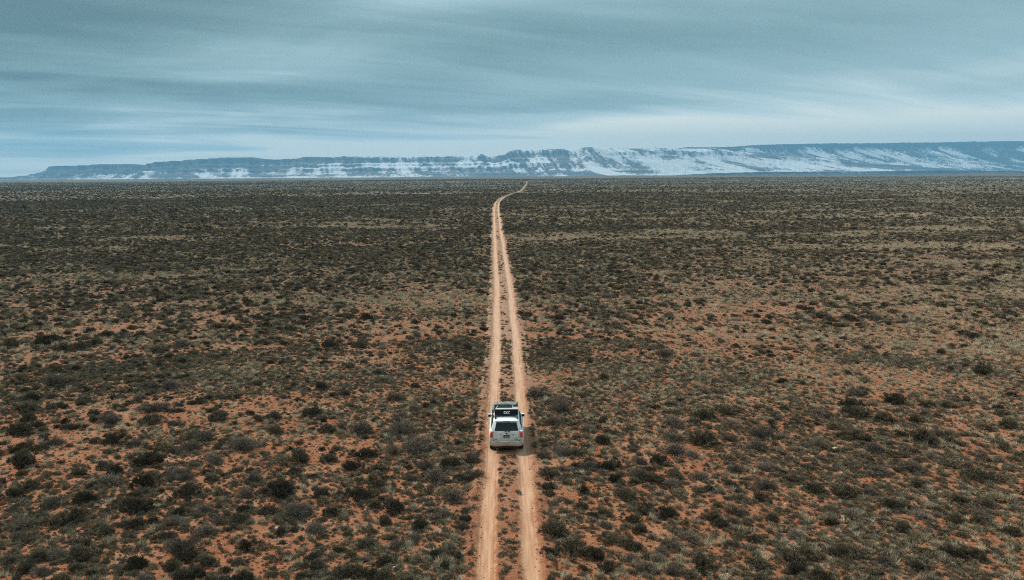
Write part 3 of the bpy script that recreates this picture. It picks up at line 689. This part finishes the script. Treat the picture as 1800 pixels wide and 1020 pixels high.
def tri_leaves(base, dirv, ln, wd, rs):
    side = np.cross(dirv, rs.normal(size=dirv.shape)); side /= np.linalg.norm(side, axis=1, keepdims=True) + 1e-9
    a = base - side * wd[:, None] / 2; b_ = base + side * wd[:, None] / 2; c = base + dirv * ln[:, None]
    return np.stack([a, b_, c], 1).reshape(-1, 3)
def shrub_shape(seed, nclump, nleaf, ll, lw, Hr=0.62, spread=0.30, twig=30, lobes=4, upb=0.5, twl=1.0):
    """unit radius dome of leaf clumps on twigs; returns foliage verts+tones, twig verts+tones"""
    rs = np.random.RandomState(seed)
    lob = np.stack([rs.uniform(-.45, .45, lobes), rs.uniform(-.45, .45, lobes), rs.uniform(.62, 1.0, lobes)], 1)
    th = rs.uniform(0, 2 * math.pi, nclump); ct = rs.uniform(0.02, 1.0, nclump) ** 0.8
    st = np.sqrt(1 - ct ** 2)
    rr = rs.uniform(0.72, 1.05, nclump); pick = rs.randint(lobes, size=nclump)
    cen = np.stack([st * np.cos(th), st * np.sin(th), ct * Hr * 1.35], 1) * (rr * lob[pick, 2] * 0.72)[:, None]
    cen[:, :2] += lob[pick, :2] * 0.9
    cen[:, 2] += 0.05
    outw = cen - np.array([0, 0, -0.05]); outw /= np.linalg.norm(outw, axis=1, keepdims=True)
    ctone = rs.rand(nclump)
    idx = np.repeat(np.arange(nclump), nleaf); n = len(idx)
    base = cen[idx] + rs.normal(size=(n, 3)) * spread * 0.35
    base[:, 2] = np.maximum(base[:, 2], 0.01)
    d = outw[idx] * 0.8 + np.array([0, 0, upb]) + rs.normal(size=(n, 3)) * 0.45
    d /= np.linalg.norm(d, axis=1, keepdims=True)
    ln = rs.uniform(.6, 1.4, n) * ll; wd = rs.uniform(.6, 1.4, n) * lw
    V = tri_leaves(base, d, ln, wd, rs)
    tone = np.clip(0.55 * ctone[idx] + 0.45 * rs.rand(n), 0, 1)
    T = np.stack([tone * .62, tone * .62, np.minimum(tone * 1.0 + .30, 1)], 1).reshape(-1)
    # twigs: thin three sided spikes from the root out through the crown
    nt_ = twig; k = rs.randint(nclump, size=nt_)
    tip = cen[k] * rs.uniform(.85, 1.22, nt_)[:, None] * twl + rs.normal(size=(nt_, 3)) * .07; tip[:, 2] = np.abs(tip[:, 2])
    root = np.stack([tip[:, 0] * .12, tip[:, 1] * .12, np.zeros(nt_)], 1)
    mid = root + (tip - root) * .5 + rs.normal(size=(nt_, 3)) * .06 + np.array([0, 0, .05])
    ax = tip - root; ax /= np.linalg.norm(ax, axis=1, keepdims=True)
    s1 = np.cross(ax, rs.normal(size=ax.shape)); s1 /= np.linalg.norm(s1, axis=1, keepdims=True); s2 = np.cross(ax, s1)
    wv = []
    for (p0, p1, w0, w1) in ((root, mid, .022, .016), (mid, tip, .016, .007)):
        for sv in (s1, s2):
            wv.append(np.stack([p0 - sv * w0, p0 + sv * w0, p1 + sv * w1, p0 - sv * w0, p1 + sv * w1, p1 - sv * w1], 1).reshape(-1, 3))
    W = np.concatenate(wv) if nt_ else np.zeros((0, 3))
    WT = np.repeat(rs.rand(max(len(W) // 6, 1)), 6)[:len(W)] if nt_ else np.zeros(0)
    return V, T, W, WT
def tri_mesh(name, V, T, mat):
    me = np_mesh(name, V, np.arange(len(V)).reshape(-1, 3), 3); attr(me, 'tone', T.astype(np.float32)); me.materials.append(mat); return me
def joint_mesh(name, V, T, W, WT, mat, mat2):
    A = np.concatenate([V, W]); me = np_mesh(name, A, np.arange(len(A)).reshape(-1, 3), 3)
    attr(me, 'tone', np.concatenate([T, WT]).astype(np.float32)); me.materials.append(mat); me.materials.append(mat2)
    mi = np.zeros(len(A) // 3, np.int32); mi[len(V) // 3:] = 1; me.polygons.foreach_set('material_index', mi); return me

KM = {'d': M_DARK, 'g': M_GREY, 's': M_SAGE}
NEAR = {'d': [], 'g': [], 's': []}
for k_, cnt in (('d', 7), ('g', 5), ('s', 4)):
    for i in range(cnt):
        sd_ = 100 + ord(k_) * 7 + i
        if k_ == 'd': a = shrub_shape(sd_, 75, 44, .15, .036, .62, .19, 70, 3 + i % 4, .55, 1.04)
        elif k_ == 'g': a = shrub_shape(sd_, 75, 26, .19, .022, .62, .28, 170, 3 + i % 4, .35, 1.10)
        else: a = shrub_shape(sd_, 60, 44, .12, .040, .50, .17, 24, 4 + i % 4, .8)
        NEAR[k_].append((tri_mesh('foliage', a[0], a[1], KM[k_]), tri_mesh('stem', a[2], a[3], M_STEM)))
def proto_collection(name, makers):
    c = bpy.data.collections.new(name)
    for i, me in enumerate(makers):
        o = bpy.data.objects.new(f'{name}_{i:02d}', me); c.objects.link(o)
    return c
shr_p = []                                                  # 0-5 middle detail, 6-10 far
for i, k_ in enumerate('dddggs'):
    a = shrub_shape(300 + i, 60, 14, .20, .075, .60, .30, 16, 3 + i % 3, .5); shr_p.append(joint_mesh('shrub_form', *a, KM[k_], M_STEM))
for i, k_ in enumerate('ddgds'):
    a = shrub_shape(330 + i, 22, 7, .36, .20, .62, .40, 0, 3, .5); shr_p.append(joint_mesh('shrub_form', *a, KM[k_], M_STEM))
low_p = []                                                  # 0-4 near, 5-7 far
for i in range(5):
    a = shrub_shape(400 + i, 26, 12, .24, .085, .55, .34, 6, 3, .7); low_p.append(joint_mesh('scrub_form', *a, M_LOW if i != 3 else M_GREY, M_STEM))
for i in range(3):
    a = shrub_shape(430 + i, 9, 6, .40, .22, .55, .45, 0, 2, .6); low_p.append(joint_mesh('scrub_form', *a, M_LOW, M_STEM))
gr_p = []
for i in range(4):
    rs = np.random.RandomState(500 + i); n = 90 if i < 3 else 26
    th = rs.uniform(0, 6.283, n); rr = rs.rand(n) ** .5 * .45
    base = np.stack([rr * np.cos(th), rr * np.sin(th), np.zeros(n)], 1)
    d = np.stack([np.cos(th) * rr * 1.3, np.sin(th) * rr * 1.3, np.full(n, .8)], 1) + rs.normal(size=(n, 3)) * .28; d /= np.linalg.norm(d, axis=1, keepdims=True)
    V = tri_leaves(base, d, rs.uniform(.5, 1.1, n), rs.uniform(.05, .10, n) * (1 if i < 3 else 2), rs)
    T = np.repeat(rs.rand(n), 3); gr_p.append(tri_mesh('tuft_form', V, T, M_STRAW))

# --- hand placed shrubs: (tile x, foot y, width, kind) read off enlarged tiles of the photograph
TILES = [((0, 720), 3.4, """80,170,140,d 110,260,110,d 410,130,90,d 640,90,110,g 900,100,120,d 1030,110,80,g 1290,80,110,d 790,235,90,g 690,215,110,d 960,240,110,s 1130,180,120,s 1230,200,120,g 1140,260,110,g 1450,250,160,g 1640,150,90,d 110,340,180,d 300,230,110,g 680,390,140,d 880,340,140,d 630,460,150,g 860,470,140,d 1060,410,110,g 1280,330,100,g 1510,440,100,g 1660,500,130,d 1240,440,110,d 1340,530,80,d 1460,540,100,g 510,570,120,d 300,590,130,g 60,540,110,d 160,490,110,d 805,630,150,d 430,680,130,d 310,710,110,d 905,700,80,d 760,710,90,d 1300,690,110,g 1440,680,120,d 640,770,130,d 1090,860,200,g 490,900,170,d 240,910,120,d 1230,910,110,s 1120,540,140,d 1470,840,120,d 1000,970,110,d 720,980,100,d 440,970,120,d"""),
 ((450, 720), 3.4, """110,70,110,d 340,50,100,d 115,160,90,d 430,150,100,d 500,120,80,g 620,150,140,g 870,160,150,g 970,250,170,g 630,300,120,d 580,370,100,d 720,375,110,d 730,480,90,d 595,550,120,d 150,520,180,d 160,340,130,s 270,330,140,d 260,650,170,g 335,420,70,d 435,415,60,g 830,620,140,d 835,840,100,g 990,720,130,d 945,800,90,g 1170,550,140,g 1130,660,110,g 1070,440,140,g 1160,360,120,d 1290,420,110,g 1270,620,90,g 1240,730,90,d 1190,900,100,d 1060,900,90,d 900,930,55,d 350,910,100,d 340,980,110,d 520,650,100,s 150,760,90,d 1280,300,90,g 1100,170,80,d 1240,130,90,d 820,280,90,g 1180,790,80,s 920,440,90,g 850,100,90,d 630,830,50,d 960,930,60,g 1130,970,90,d 60,520,80,d"""),
 ((920, 720), 3.4, """180,100,110,g 265,90,70,g 470,90,80,d 450,130,70,g 370,140,90,g 320,180,80,g 480,210,100,d 110,200,70,d 245,290,100,g 370,240,80,g 115,300,90,g 140,410,120,d 265,420,80,s 400,370,110,g 520,370,130,d 545,440,90,d 380,440,60,g 460,440,60,s 430,530,80,d 500,560,50,g 660,250,80,g 915,110,130,g 1070,70,110,d 920,200,120,g 1060,220,160,d 910,280,140,g 820,340,100,d 940,330,70,d 1020,300,90,g 700,340,90,g 670,440,70,g 775,450,120,d 920,430,110,d 960,460,70,s 1270,390,90,g 620,550,130,d 740,610,90,d 865,650,120,d 610,720,70,g 710,750,100,d 640,850,130,d 120,590,60,d 185,590,80,g 270,580,60,d 340,600,90,d 310,670,90,d 480,640,90,d 430,660,70,d 160,750,170,d 160,870,120,d 310,880,190,d 440,900,130,d 500,980,110,d 360,980,80,d 760,790,60,g 870,810,80,s 740,910,80,d 830,890,90,g 640,920,90,g 900,960,60,g 1080,960,160,d 980,890,80,s 1000,800,130,g 1130,680,100,d 1200,720,100,d 1270,640,110,g 1170,600,80,d 1300,560,100,d 1340,470,80,d 1190,520,50,g 1260,840,90,g 1310,780,90,s 770,960,60,d 1250,120,100,g 1220,40,110,d 1240,200,90,g"""),
 ((1300, 720), 3.4, """120,180,130,g 480,50,90,g 720,50,120,d 870,80,110,d 1050,80,100,d 700,190,120,d 480,240,120,g 570,130,90,d 880,150,60,d 1100,200,170,d 1330,230,80,d 890,230,80,g 800,270,110,g 130,260,110,g 160,370,120,g 350,260,90,s 720,290,100,s 1040,380,140,g 1260,350,120,s 1460,440,160,d 1600,120,130,d 1590,250,100,d 1660,320,70,d 320,450,110,d 170,490,120,g 460,510,110,d 310,530,60,s 130,570,100,d 210,680,90,d 220,770,60,d 640,530,140,d 800,530,90,g 920,610,110,d 550,630,80,d 670,660,100,g 1010,610,70,d 1100,670,90,g 1320,710,110,d 1000,740,120,d 360,790,120,g 410,900,110,d 650,900,170,d 270,880,110,d 110,960,130,d 890,900,80,g 800,840,80,s 1100,870,80,d 560,700,90,d 1070,480,100,d 1090,980,110,d 1640,840,80,d 1420,910,110,d 1550,560,140,s 1640,580,70,d 1480,820,80,d 1300,900,110,d 1330,780,80,d 810,420,80,g"""),
 ((0, 560), 4.0, """270,70,90,d 480,80,80,d 320,190,160,d 430,240,130,d 560,230,110,d 670,200,120,d 720,150,130,d 870,120,60,d 830,190,80,d 1100,250,110,d 1280,210,110,g 1360,270,80,s 1270,330,70,d 380,480,150,g 490,460,110,s 240,580,130,d 640,550,80,d 1190,510,110,g 1390,600,70,d 1520,640,70,d 1510,730,100,d 1070,670,160,g 830,650,80,d 580,620,130,d 350,660,90,g 780,760,110,g 1210,760,90,g 490,790,90,d 150,670,150,d 200,740,110,d 650,740,90,d 1760,690,80,d 60,210,120,d 640,110,90,d 890,170,70,d"""),
 ((450, 500), 4.0, """230,340,100,d 780,260,100,d 1080,400,90,g 1490,470,90,d 740,460,100,d 1110,740,90,d 960,830,110,d 650,600,80,d 110,400,80,d 200,440,90,d 440,750,110,d 180,810,80,g 630,800,80,d 1420,880,60,d 480,580,80,d 900,700,110,g 860,650,90,g 530,450,110,d"""),
 ((900, 500), 4.0, """100,480,50,d 330,300,100,g 1070,520,120,g 1410,560,60,d 1290,520,100,g 650,680,90,d 530,810,90,d 1260,800,60,d 1190,840,60,d 180,800,150,g 360,840,100,g 350,910,160,g 1360,950,140,d 1500,900,110,d 1010,890,80,d 150,890,60,g 1070,170,60,d 450,170,70,d 1350,150,50,d"""),
 ((1350, 500), 4.0, """370,250,120,d 570,270,120,d 780,270,100,d 320,330,90,s 490,380,70,d 640,180,100,d 690,220,80,g 1100,290,90,g 1300,330,100,d 1440,400,120,d 1230,500,90,d 710,470,100,g 1500,640,150,d 690,700,90,s 600,880,140,d 630,930,150,d 1120,870,110,d 630,800,120,g 890,850,130,d 120,710,90,d 670,760,90,g 110,900,80,d 1630,890,100,d 1650,940,120,d 350,920,80,d 420,660,60,d 940,920,80,d 820,960,120,g""")]
S = []                                                      # x, y, radius, kind
for (ox, oy), sc_, txt in TILES:
    for tok in txt.split():
        a_, b_, w_, k_ = tok.split(','); px, py = ox + float(a_) / sc_, oy + float(b_) / sc_ - 3
        x, y = at(px, py); dpt = project(x, y, 0)[2]
        S.append((x, y + 0.15, float(w_) / sc_ / F * dpt / 2, k_))
hand = np.array([(s[0], s[1], s[2]) for s in S])

# --- density of the cover, in ground coordinates
def leftness(x, y): return np.clip(-x / (0.75 * y + 6), -1, 1)
def drift(x, y):                                            # long pale drifts of dry grass, more to the right
    n = fbm(x / 34, y / 13, 4, 41); return np.clip(7 * (n - 0.555 + 0.03 * np.clip(x / (0.5 * y + 5), -1, 1)), 0, 1)
def cover(x, y):
    c = 0.54 + 1.2 * (fbm(x / 18, y / 18, 2, 21) - 0.5) + 1.1 * (fbm(x / 4.5, y / 4.5, 2, 27) - 0.5) + 0.25 * leftness(x, y) + 0.35 * sm(60, 160, y) - 0.10
    _a = at(1120, 650); c = c - 0.45 * np.exp(-((x - _a[0] * y / _a[1]) / (5 + .09 * y)) ** 2 - ((y - _a[1]) / 14) ** 2)      # thin ground right of the car
    _b = at(395, 662); c = c - 0.45 * np.exp(-((x - _b[0]) / 4.5) ** 2 - ((y - _b[1]) / 4) ** 2)                           # worn pale patch on the left
    c = c - 0.55 * drift(x, y) * sm(45, 120, y)
    return np.clip(c, 0.04, 1.2)
def clear(x, y, r):
    u = np.abs(x - xc(y)); return (u > 1.45 + r * 0.55) | (y > Y_END + 20)
def scatter(n, rmin, rmax, power, rs):
    wide = 1.05 if rmax < 320 else 0.69                      # the near cover goes on well past both edges of the frame
    n = int(n * wide / 0.69); a = rs.uniform(-wide, wide, n); q = rs.rand(n)
    p = power
    r = (rmin ** p + q * (rmax ** p - rmin ** p)) ** (1 / p)
    return r * np.sin(a), r * np.cos(a)
rs = np.random.RandomState(77)
pts = []
for n, r0_, r1_, pw, smin, smax in ((11500, 14, 88, 2.0, .20, .44), (52000, 82, 235, 2.0, .26, .60), (100000, 220, 600, 1.9, .35, .75), (130000, 580, 2800, 1.1, .5, 1.0)):
    x, y = scatter(n, r0_, r1_, pw, rs); n = len(x); r = smin + (smax - smin) * rs.rand(n) ** 1.7
    keep = (rs.rand(n) < np.clip(cover(x, y) * (0.56 if r1_ < 100 else 0.9), 0, 1)) & clear(x, y, r)
    pts.append(np.stack([x, y, r], 1)[keep])
A = np.concatenate(pts)
nearm = A[:, 1] < 105                                        # keep clear of the hand placed ones
dmin = np.full(len(A), 9.0); ii = np.where(nearm)[0]
for i0 in range(0, len(ii), 2000):
    j = ii[i0:i0 + 2000]; dd = np.hypot(A[j, 0][:, None] - hand[:, 0], A[j, 1][:, None] - hand[:, 1]) - hand[:, 2] * 1.0
    dmin[j] = dd.min(1)
A = A[dmin > 0.02]
kinds = rs.choice(list('ddddggs'), len(A))
allx = np.concatenate([hand[:, 0], A[:, 0]]); ally = np.concatenate([hand[:, 1], A[:, 1]]); allr = np.concatenate([hand[:, 2], A[:, 2]])
allk = np.concatenate([np.array([s[3] for s in S]), kinds])
ppx, ppy, pd = project(allx, ally, allr * .4)
inview = (ppx > -10) & (ppx < 1810) & (ppy < 1025)
size_px = np.where(inview, allr / pd, 0)
order = np.argsort(-size_px); top = order[:300]; rest = order[300:]
allz = ground_h(allx, ally)

# --- the 300 that show largest: each a thing with its foliage and its stems
KW = {'d': 'dark', 'g': 'grey', 's': 'pale'}
ONES = 'zero one two three four five six seven eight nine ten eleven twelve thirteen fourteen fifteen sixteen seventeen eighteen nineteen'.split()
TENS = 'x x twenty thirty forty fifty sixty seventy eighty ninety'.split()
def num(v, half=False):
    n = int(round(v)); h = half and v - n > 0
    wd = ONES[n] if n < 20 else (TENS[n // 10] + ('-' + ONES[n % 10] if n % 10 else '')) if n < 100 else 'a hundred'
    return 'under a metre' if n == 0 else wd + (' metre' if n == 1 else ' metres') + (' plus' if half else '')
used = {}
for i in top:
    k_ = allk[i]; fo_me, st_me = NEAR[k_][rs.randint(len(NEAR[k_]))]
    root = bpy.data.objects.new('sagebrush', None); col.objects.link(root)
    r_ = float(allr[i]); root.location = (allx[i], ally[i], allz[i] - 0.02)
    root.rotation_euler = (0, 0, rs.uniform(0, 6.28)); e_ = rs.uniform(.78, 1.28); root.scale = (r_ * 1.28 * e_, r_ * 1.28 / e_, r_ * rs.uniform(1.0, 1.55))
    f_ = bpy.data.objects.new('foliage', fo_me); col.objects.link(f_); f_.parent = root
    g_ = bpy.data.objects.new('stem', st_me); col.objects.link(g_); g_.parent = root
    dy = CAR_Y - 2.4 - ally[i]; lat = allx[i] - float(xc(ally[i])); side = 'left' if lat < 0 else 'right'
    szw = 'broad ' if r_ > .72 else ('small ' if r_ < .45 else '')
    if dy > 0.5: lon = f'{num(dy)} behind the SUV'
    elif dy > -4.8: lon = 'beside the SUV'
    else: lon = f'{num(-dy - 4.8)} ahead of the SUV'
    lab = f'{szw}{KW[k_]} bush {lon}, {num(abs(lat))} {side} of the track'
    for extra in ('', 'rounded ', 'low '):                  # never the same words for two bushes
        if lab not in used: break
        hz = float(root.scale[2] / root.scale[0])
        wd_ = 'taller ' if hz > 1.02 and extra == 'rounded ' else 'lower ' if extra == 'rounded ' else ''
        lab = f'{szw}{wd_}{KW[k_]} bush {lon}, {num(abs(lat), True)} {side} of the track'
    used[lab] = 1
    tag(root, lab, 'shrub', 'sagebrush bushes scattered over the red plain')

def instancer(name, label, cat, X, Y, Z, ROT, SCL, IDX, coll):
    me = bpy.data.meshes.new(name); me.vertices.add(len(X)); me.vertices.foreach_set('co', np.stack([X, Y, Z], 1).astype(np.float32).ravel())
    attr(me, 'turn', ROT.astype(np.float32), 'FLOAT_VECTOR'); attr(me, 'size', SCL.astype(np.float32), 'FLOAT_VECTOR'); attr(me, 'form', IDX.astype(np.int32), 'INT')
    o = link(name, me); tag(o, label, cat, kind='stuff')
    ng = bpy.data.node_groups.new(name + '_spread', 'GeometryNodeTree')
    ng.interface.new_socket('Geometry', in_out='INPUT', socket_type='NodeSocketGeometry'); ng.interface.new_socket('Geometry', in_out='OUTPUT', socket_type='NodeSocketGeometry')
    n = ng.nodes.new; gi = n('NodeGroupInput'); go = n('NodeGroupOutput')
    ci = n('GeometryNodeCollectionInfo'); ci.inputs[0].default_value = coll; ci.inputs[1].default_value = True; ci.inputs[2].default_value = True
    ip = n('GeometryNodeInstanceOnPoints'); ip.inputs['Pick Instance'].default_value = True
    def na(nm, typ):
        a = n('GeometryNodeInputNamedAttribute'); a.data_type = typ; a.inputs[0].default_value = nm; return a.outputs[0]
    er = n('FunctionNodeEulerToRotation'); ng.links.new(na('turn', 'FLOAT_VECTOR'), er.inputs[0])
    ng.links.new(gi.outputs[0], ip.inputs['Points']); ng.links.new(ci.outputs[0], ip.inputs['Instance']); ng.links.new(na('form', 'INT'), ip.inputs['Instance Index'])
    ng.links.new(er.outputs[0], ip.inputs['Rotation']); ng.links.new(na('size', 'FLOAT_VECTOR'), ip.inputs['Scale']); ng.links.new(ip.outputs[0], go.inputs[0])
    md = o.modifiers.new('spread', 'NODES'); md.node_group = ng
    return o
def rots(n, rs, tilt=.12):
    return np.stack([rs.normal(size=n) * tilt, rs.normal(size=n) * tilt, rs.uniform(0, 6.283, n)], 1)
# the rest of the sagebrush
x, y, r, z = allx[rest], ally[rest], allr[rest], allz[rest]; el = rs.uniform(.72, 1.35, len(rest))
MID = {'d': (0, 1, 2), 'g': (3, 4), 's': (5, 5)}; FAR = {'d': (6, 7, 9), 'g': (8, 8), 's': (10, 10)}
q = rs.rand(len(rest)); isfar = y > 200
idx = np.array([(FAR if f_ else MID)[k_][int(qq * len((FAR if f_ else MID)[k_]))] for k_, f_, qq in zip(allk[rest], isfar, q)])
instancer('sagebrush_cover', 'countless smaller dark sagebrush bushes spreading over the plain to the horizon', 'sagebrush', x, y, z - .02, rots(len(x), rs),
          np.stack([r * 1.1 * el, r * 1.1 / el, r * rs.uniform(.75, 1.4, len(r))], 1), idx, proto_collection('shrub_form', shr_p))
# low scrub between
pts = []
for n, r0_, r1_, pw, smin, smax in ((165000, 14, 72, 2.0, .045, .22), (150000, 67, 175, 2.0, .09, .27), (140000, 170, 560, 1.7, .16, .42)):
    x, y = scatter(n, r0_, r1_, pw, rs); n = len(x); r = smin + (smax - smin) * rs.rand(n) ** 2.0
    patch = np.clip(0.16 + 1.9 * (fbm(x / 7, y / 7, 3, 31) - 0.40), 0.05, 1); patch = np.where(r < smin + .3 * (smax - smin), np.maximum(patch, .44), patch)
    u = np.abs(x - xc(y)); mid = (u < .42) & (rs.rand(n) < (.30 + .6 * sm(.40, .62, vn(x * 0, y / 4, 33))) * (1 - .55 * sm(45, 80, y))) & (np.hypot(x - CAR_X, y - CAR_Y) > 3)
    keep = ((rs.rand(n) < patch) & (u > 1.38 + r * .6)) | mid
    pts.append(np.stack([x, y, r], 1)[keep])
A = np.concatenate(pts); x, y, r = A.T; z = ground_h(x, y)
inr = np.abs(x - xc(y)) < 1.6; z[inr] = broad(x[inr], y[inr]) + .03
idx = np.where(y > 130, rs.randint(5, 8, len(x)), rs.randint(0, 5, len(x)))
instancer('low_scrub', 'low grey green scrub clumps dotted over the red soil', 'scrub', x, y, z - .01, rots(len(x), rs), np.stack([r, r, r * rs.uniform(.8, 1.3, len(r))], 1) * 1.05, idx, proto_collection('scrub_form', low_p))
# dry grass in drifts
pts = []
for n, r0_, r1_, pw, smin, smax in ((49000, 14, 82, 2.0, .06, .24), (120000, 75, 300, 1.8, .12, .38), (90000, 290, 1300, 1.1, .3, .65)):
    x, y = scatter(n, r0_, r1_, pw, rs); n = len(x); r = smin + (smax - smin) * rs.rand(n) ** 1.6
    patch = np.maximum(drift(x, y) * (.5 if r1_ < 100 else 1), (.10 if r1_ < 100 else .26) + .40 * np.clip(4 * (fbm(x / 9, y / 9, 2, 43) - .5), 0, 1))
    _b = at(395, 662); _c = at(1640, 545); _d = at(1010, 490); patch = np.maximum(patch, 0.9 * np.exp(-((x - _b[0]) / 4.5) ** 2 - ((y - _b[1]) / 3.5) ** 2))
    patch = np.maximum(patch, 0.75 * np.exp(-((x - _c[0]) / (.12 * y)) ** 2 - ((y - _c[1]) / 4) ** 2))
    patch = np.maximum(patch, 0.6 * np.exp(-((x - _d[0]) / (.06 * y)) ** 2 - ((y - _d[1]) / 25) ** 2))
    keep = (rs.rand(n) < patch) & (np.abs(x - xc(y)) > 1.4 + r * .6)
    pts.append(np.stack([x, y, r], 1)[keep])
A = np.concatenate(pts); x, y, r = A.T; z = ground_h(x, y)
instancer('dry_grass', 'pale straw coloured grass tufts in drifts between the bushes', 'grass', x, y, z - .01, rots(len(x), rs, .2), np.stack([r, r, r * rs.uniform(.8, 1.5, len(r))], 1) * 1.2,
          np.where(y > 140, 3, rs.randint(0, 3, len(x))), proto_collection('tuft_form', gr_p))
# pebbles and small stones
M_STONE = plain('pale_stone', (0.40, 0.35, 0.30), 0.9, 0.2, 0, 0.3, 8)
def stone_bm(seed, sub=2):
    bm = bmesh.new(); bmesh.ops.create_icosphere(bm, subdivisions=sub, radius=1.0); rs_ = np.random.RandomState(seed); o_ = rs_.rand(3) * 9
    for v in bm.verts:
        k = .72 + .55 * float(vn(v.co.x * 1.4 + o_[0], v.co.y * 1.4 + v.co.z * 1.1 + o_[1], seed)); v.co *= k; v.co.z *= .62
    return bm
peb = []
for i in range(3):
    bm = stone_bm(700 + i, 1); me = bpy.data.meshes.new('pebble_form'); bm.to_mesh(me); bm.free(); me.materials.append(M_STONE); peb.append(me)
x, y = scatter(16000, 22, 92, 2.0, rs); r = .010 + .055 * rs.rand(len(x)) ** 5
k = np.abs(x - xc(y)); keep = (k > 1.3) | (k < .4); x, y, r = x[keep], y[keep], r[keep]; z = ground_h(x, y); inr = np.abs(x - xc(y)) < 1.6; z[inr] = broad(x[inr], y[inr]) + .04
instancer('pebbles', 'small pale pebbles scattered on the red soil', 'pebbles', x, y, z + r * .2, rots(len(x), rs), np.stack([r, r, r], 1), rs.randint(0, 3, len(x)), proto_collection('pebble_form', peb))
# crumbled clods of red soil along the rut edges and on the middle strip
clod = []
M_CLOD = plain('soil_clod', (0.25, 0.092, 0.042), 0.95, 0.1, 0, 0.3, 8)
for i in range(3):
    bm = stone_bm(720 + i, 1); me = bpy.data.meshes.new('clod_form'); bm.to_mesh(me); bm.free(); me.materials.append(M_CLOD); clod.append(me)
n = 9000; y = 22 + 80 * rs.rand(n) ** 1.4; u = rs.choice([-1, 1], n) * np.where(rs.rand(n) < .62, 1.40 + .16 * rs.normal(size=n), .30 + .14 * rs.normal(size=n))
x = xc(y) + u; r = .008 + .032 * rs.rand(n) ** 4
keep = ~((np.abs(x - CAR_X) < 1.0) & (np.abs(y - CAR_Y) < 2.6)); x, y, r, u = x[keep], y[keep], r[keep], u[keep]
instancer('soil_clods', 'crumbled clods of red soil along the rut edges', 'clods', x, y, broad(x, y) + np.interp(u, us, prof) + r * .2, rots(len(x), rs), np.stack([r, r, r], 1), rs.randint(0, 3, len(x)), proto_collection('clod_form', clod))
for (px, py, rr_, lab) in ((486.5, 929, .11, 'flat pale stone on red soil below the big bushes left of the track'),
                           (831, 934.5, .07, 'small white stone beside the left edge of the track'),
                           (980, 950, .07, 'pale pinkish stone at the edge of the big bush cluster right of the track'),
                           (593.5, 999, .08, 'small white stone on bare soil near the bottom edge of the picture'),
                           (1470, 791, .20, 'pale round rock between twiggy bushes right of the track')):
    x, y = at(px, py); bm = stone_bm(int(px), 2); me = bpy.data.meshes.new('stone'); bm.to_mesh(me); bm.free()
    o = link('stone', me, [M_STONE], None, True); o.location = (x, y, float(ground_h(x, y)) + rr_ * .3); o.scale = (rr_, rr_, rr_); o.rotation_euler = (0, 0, px)
    tag(o, lab, 'stone', 'loose pale stones on the plain')
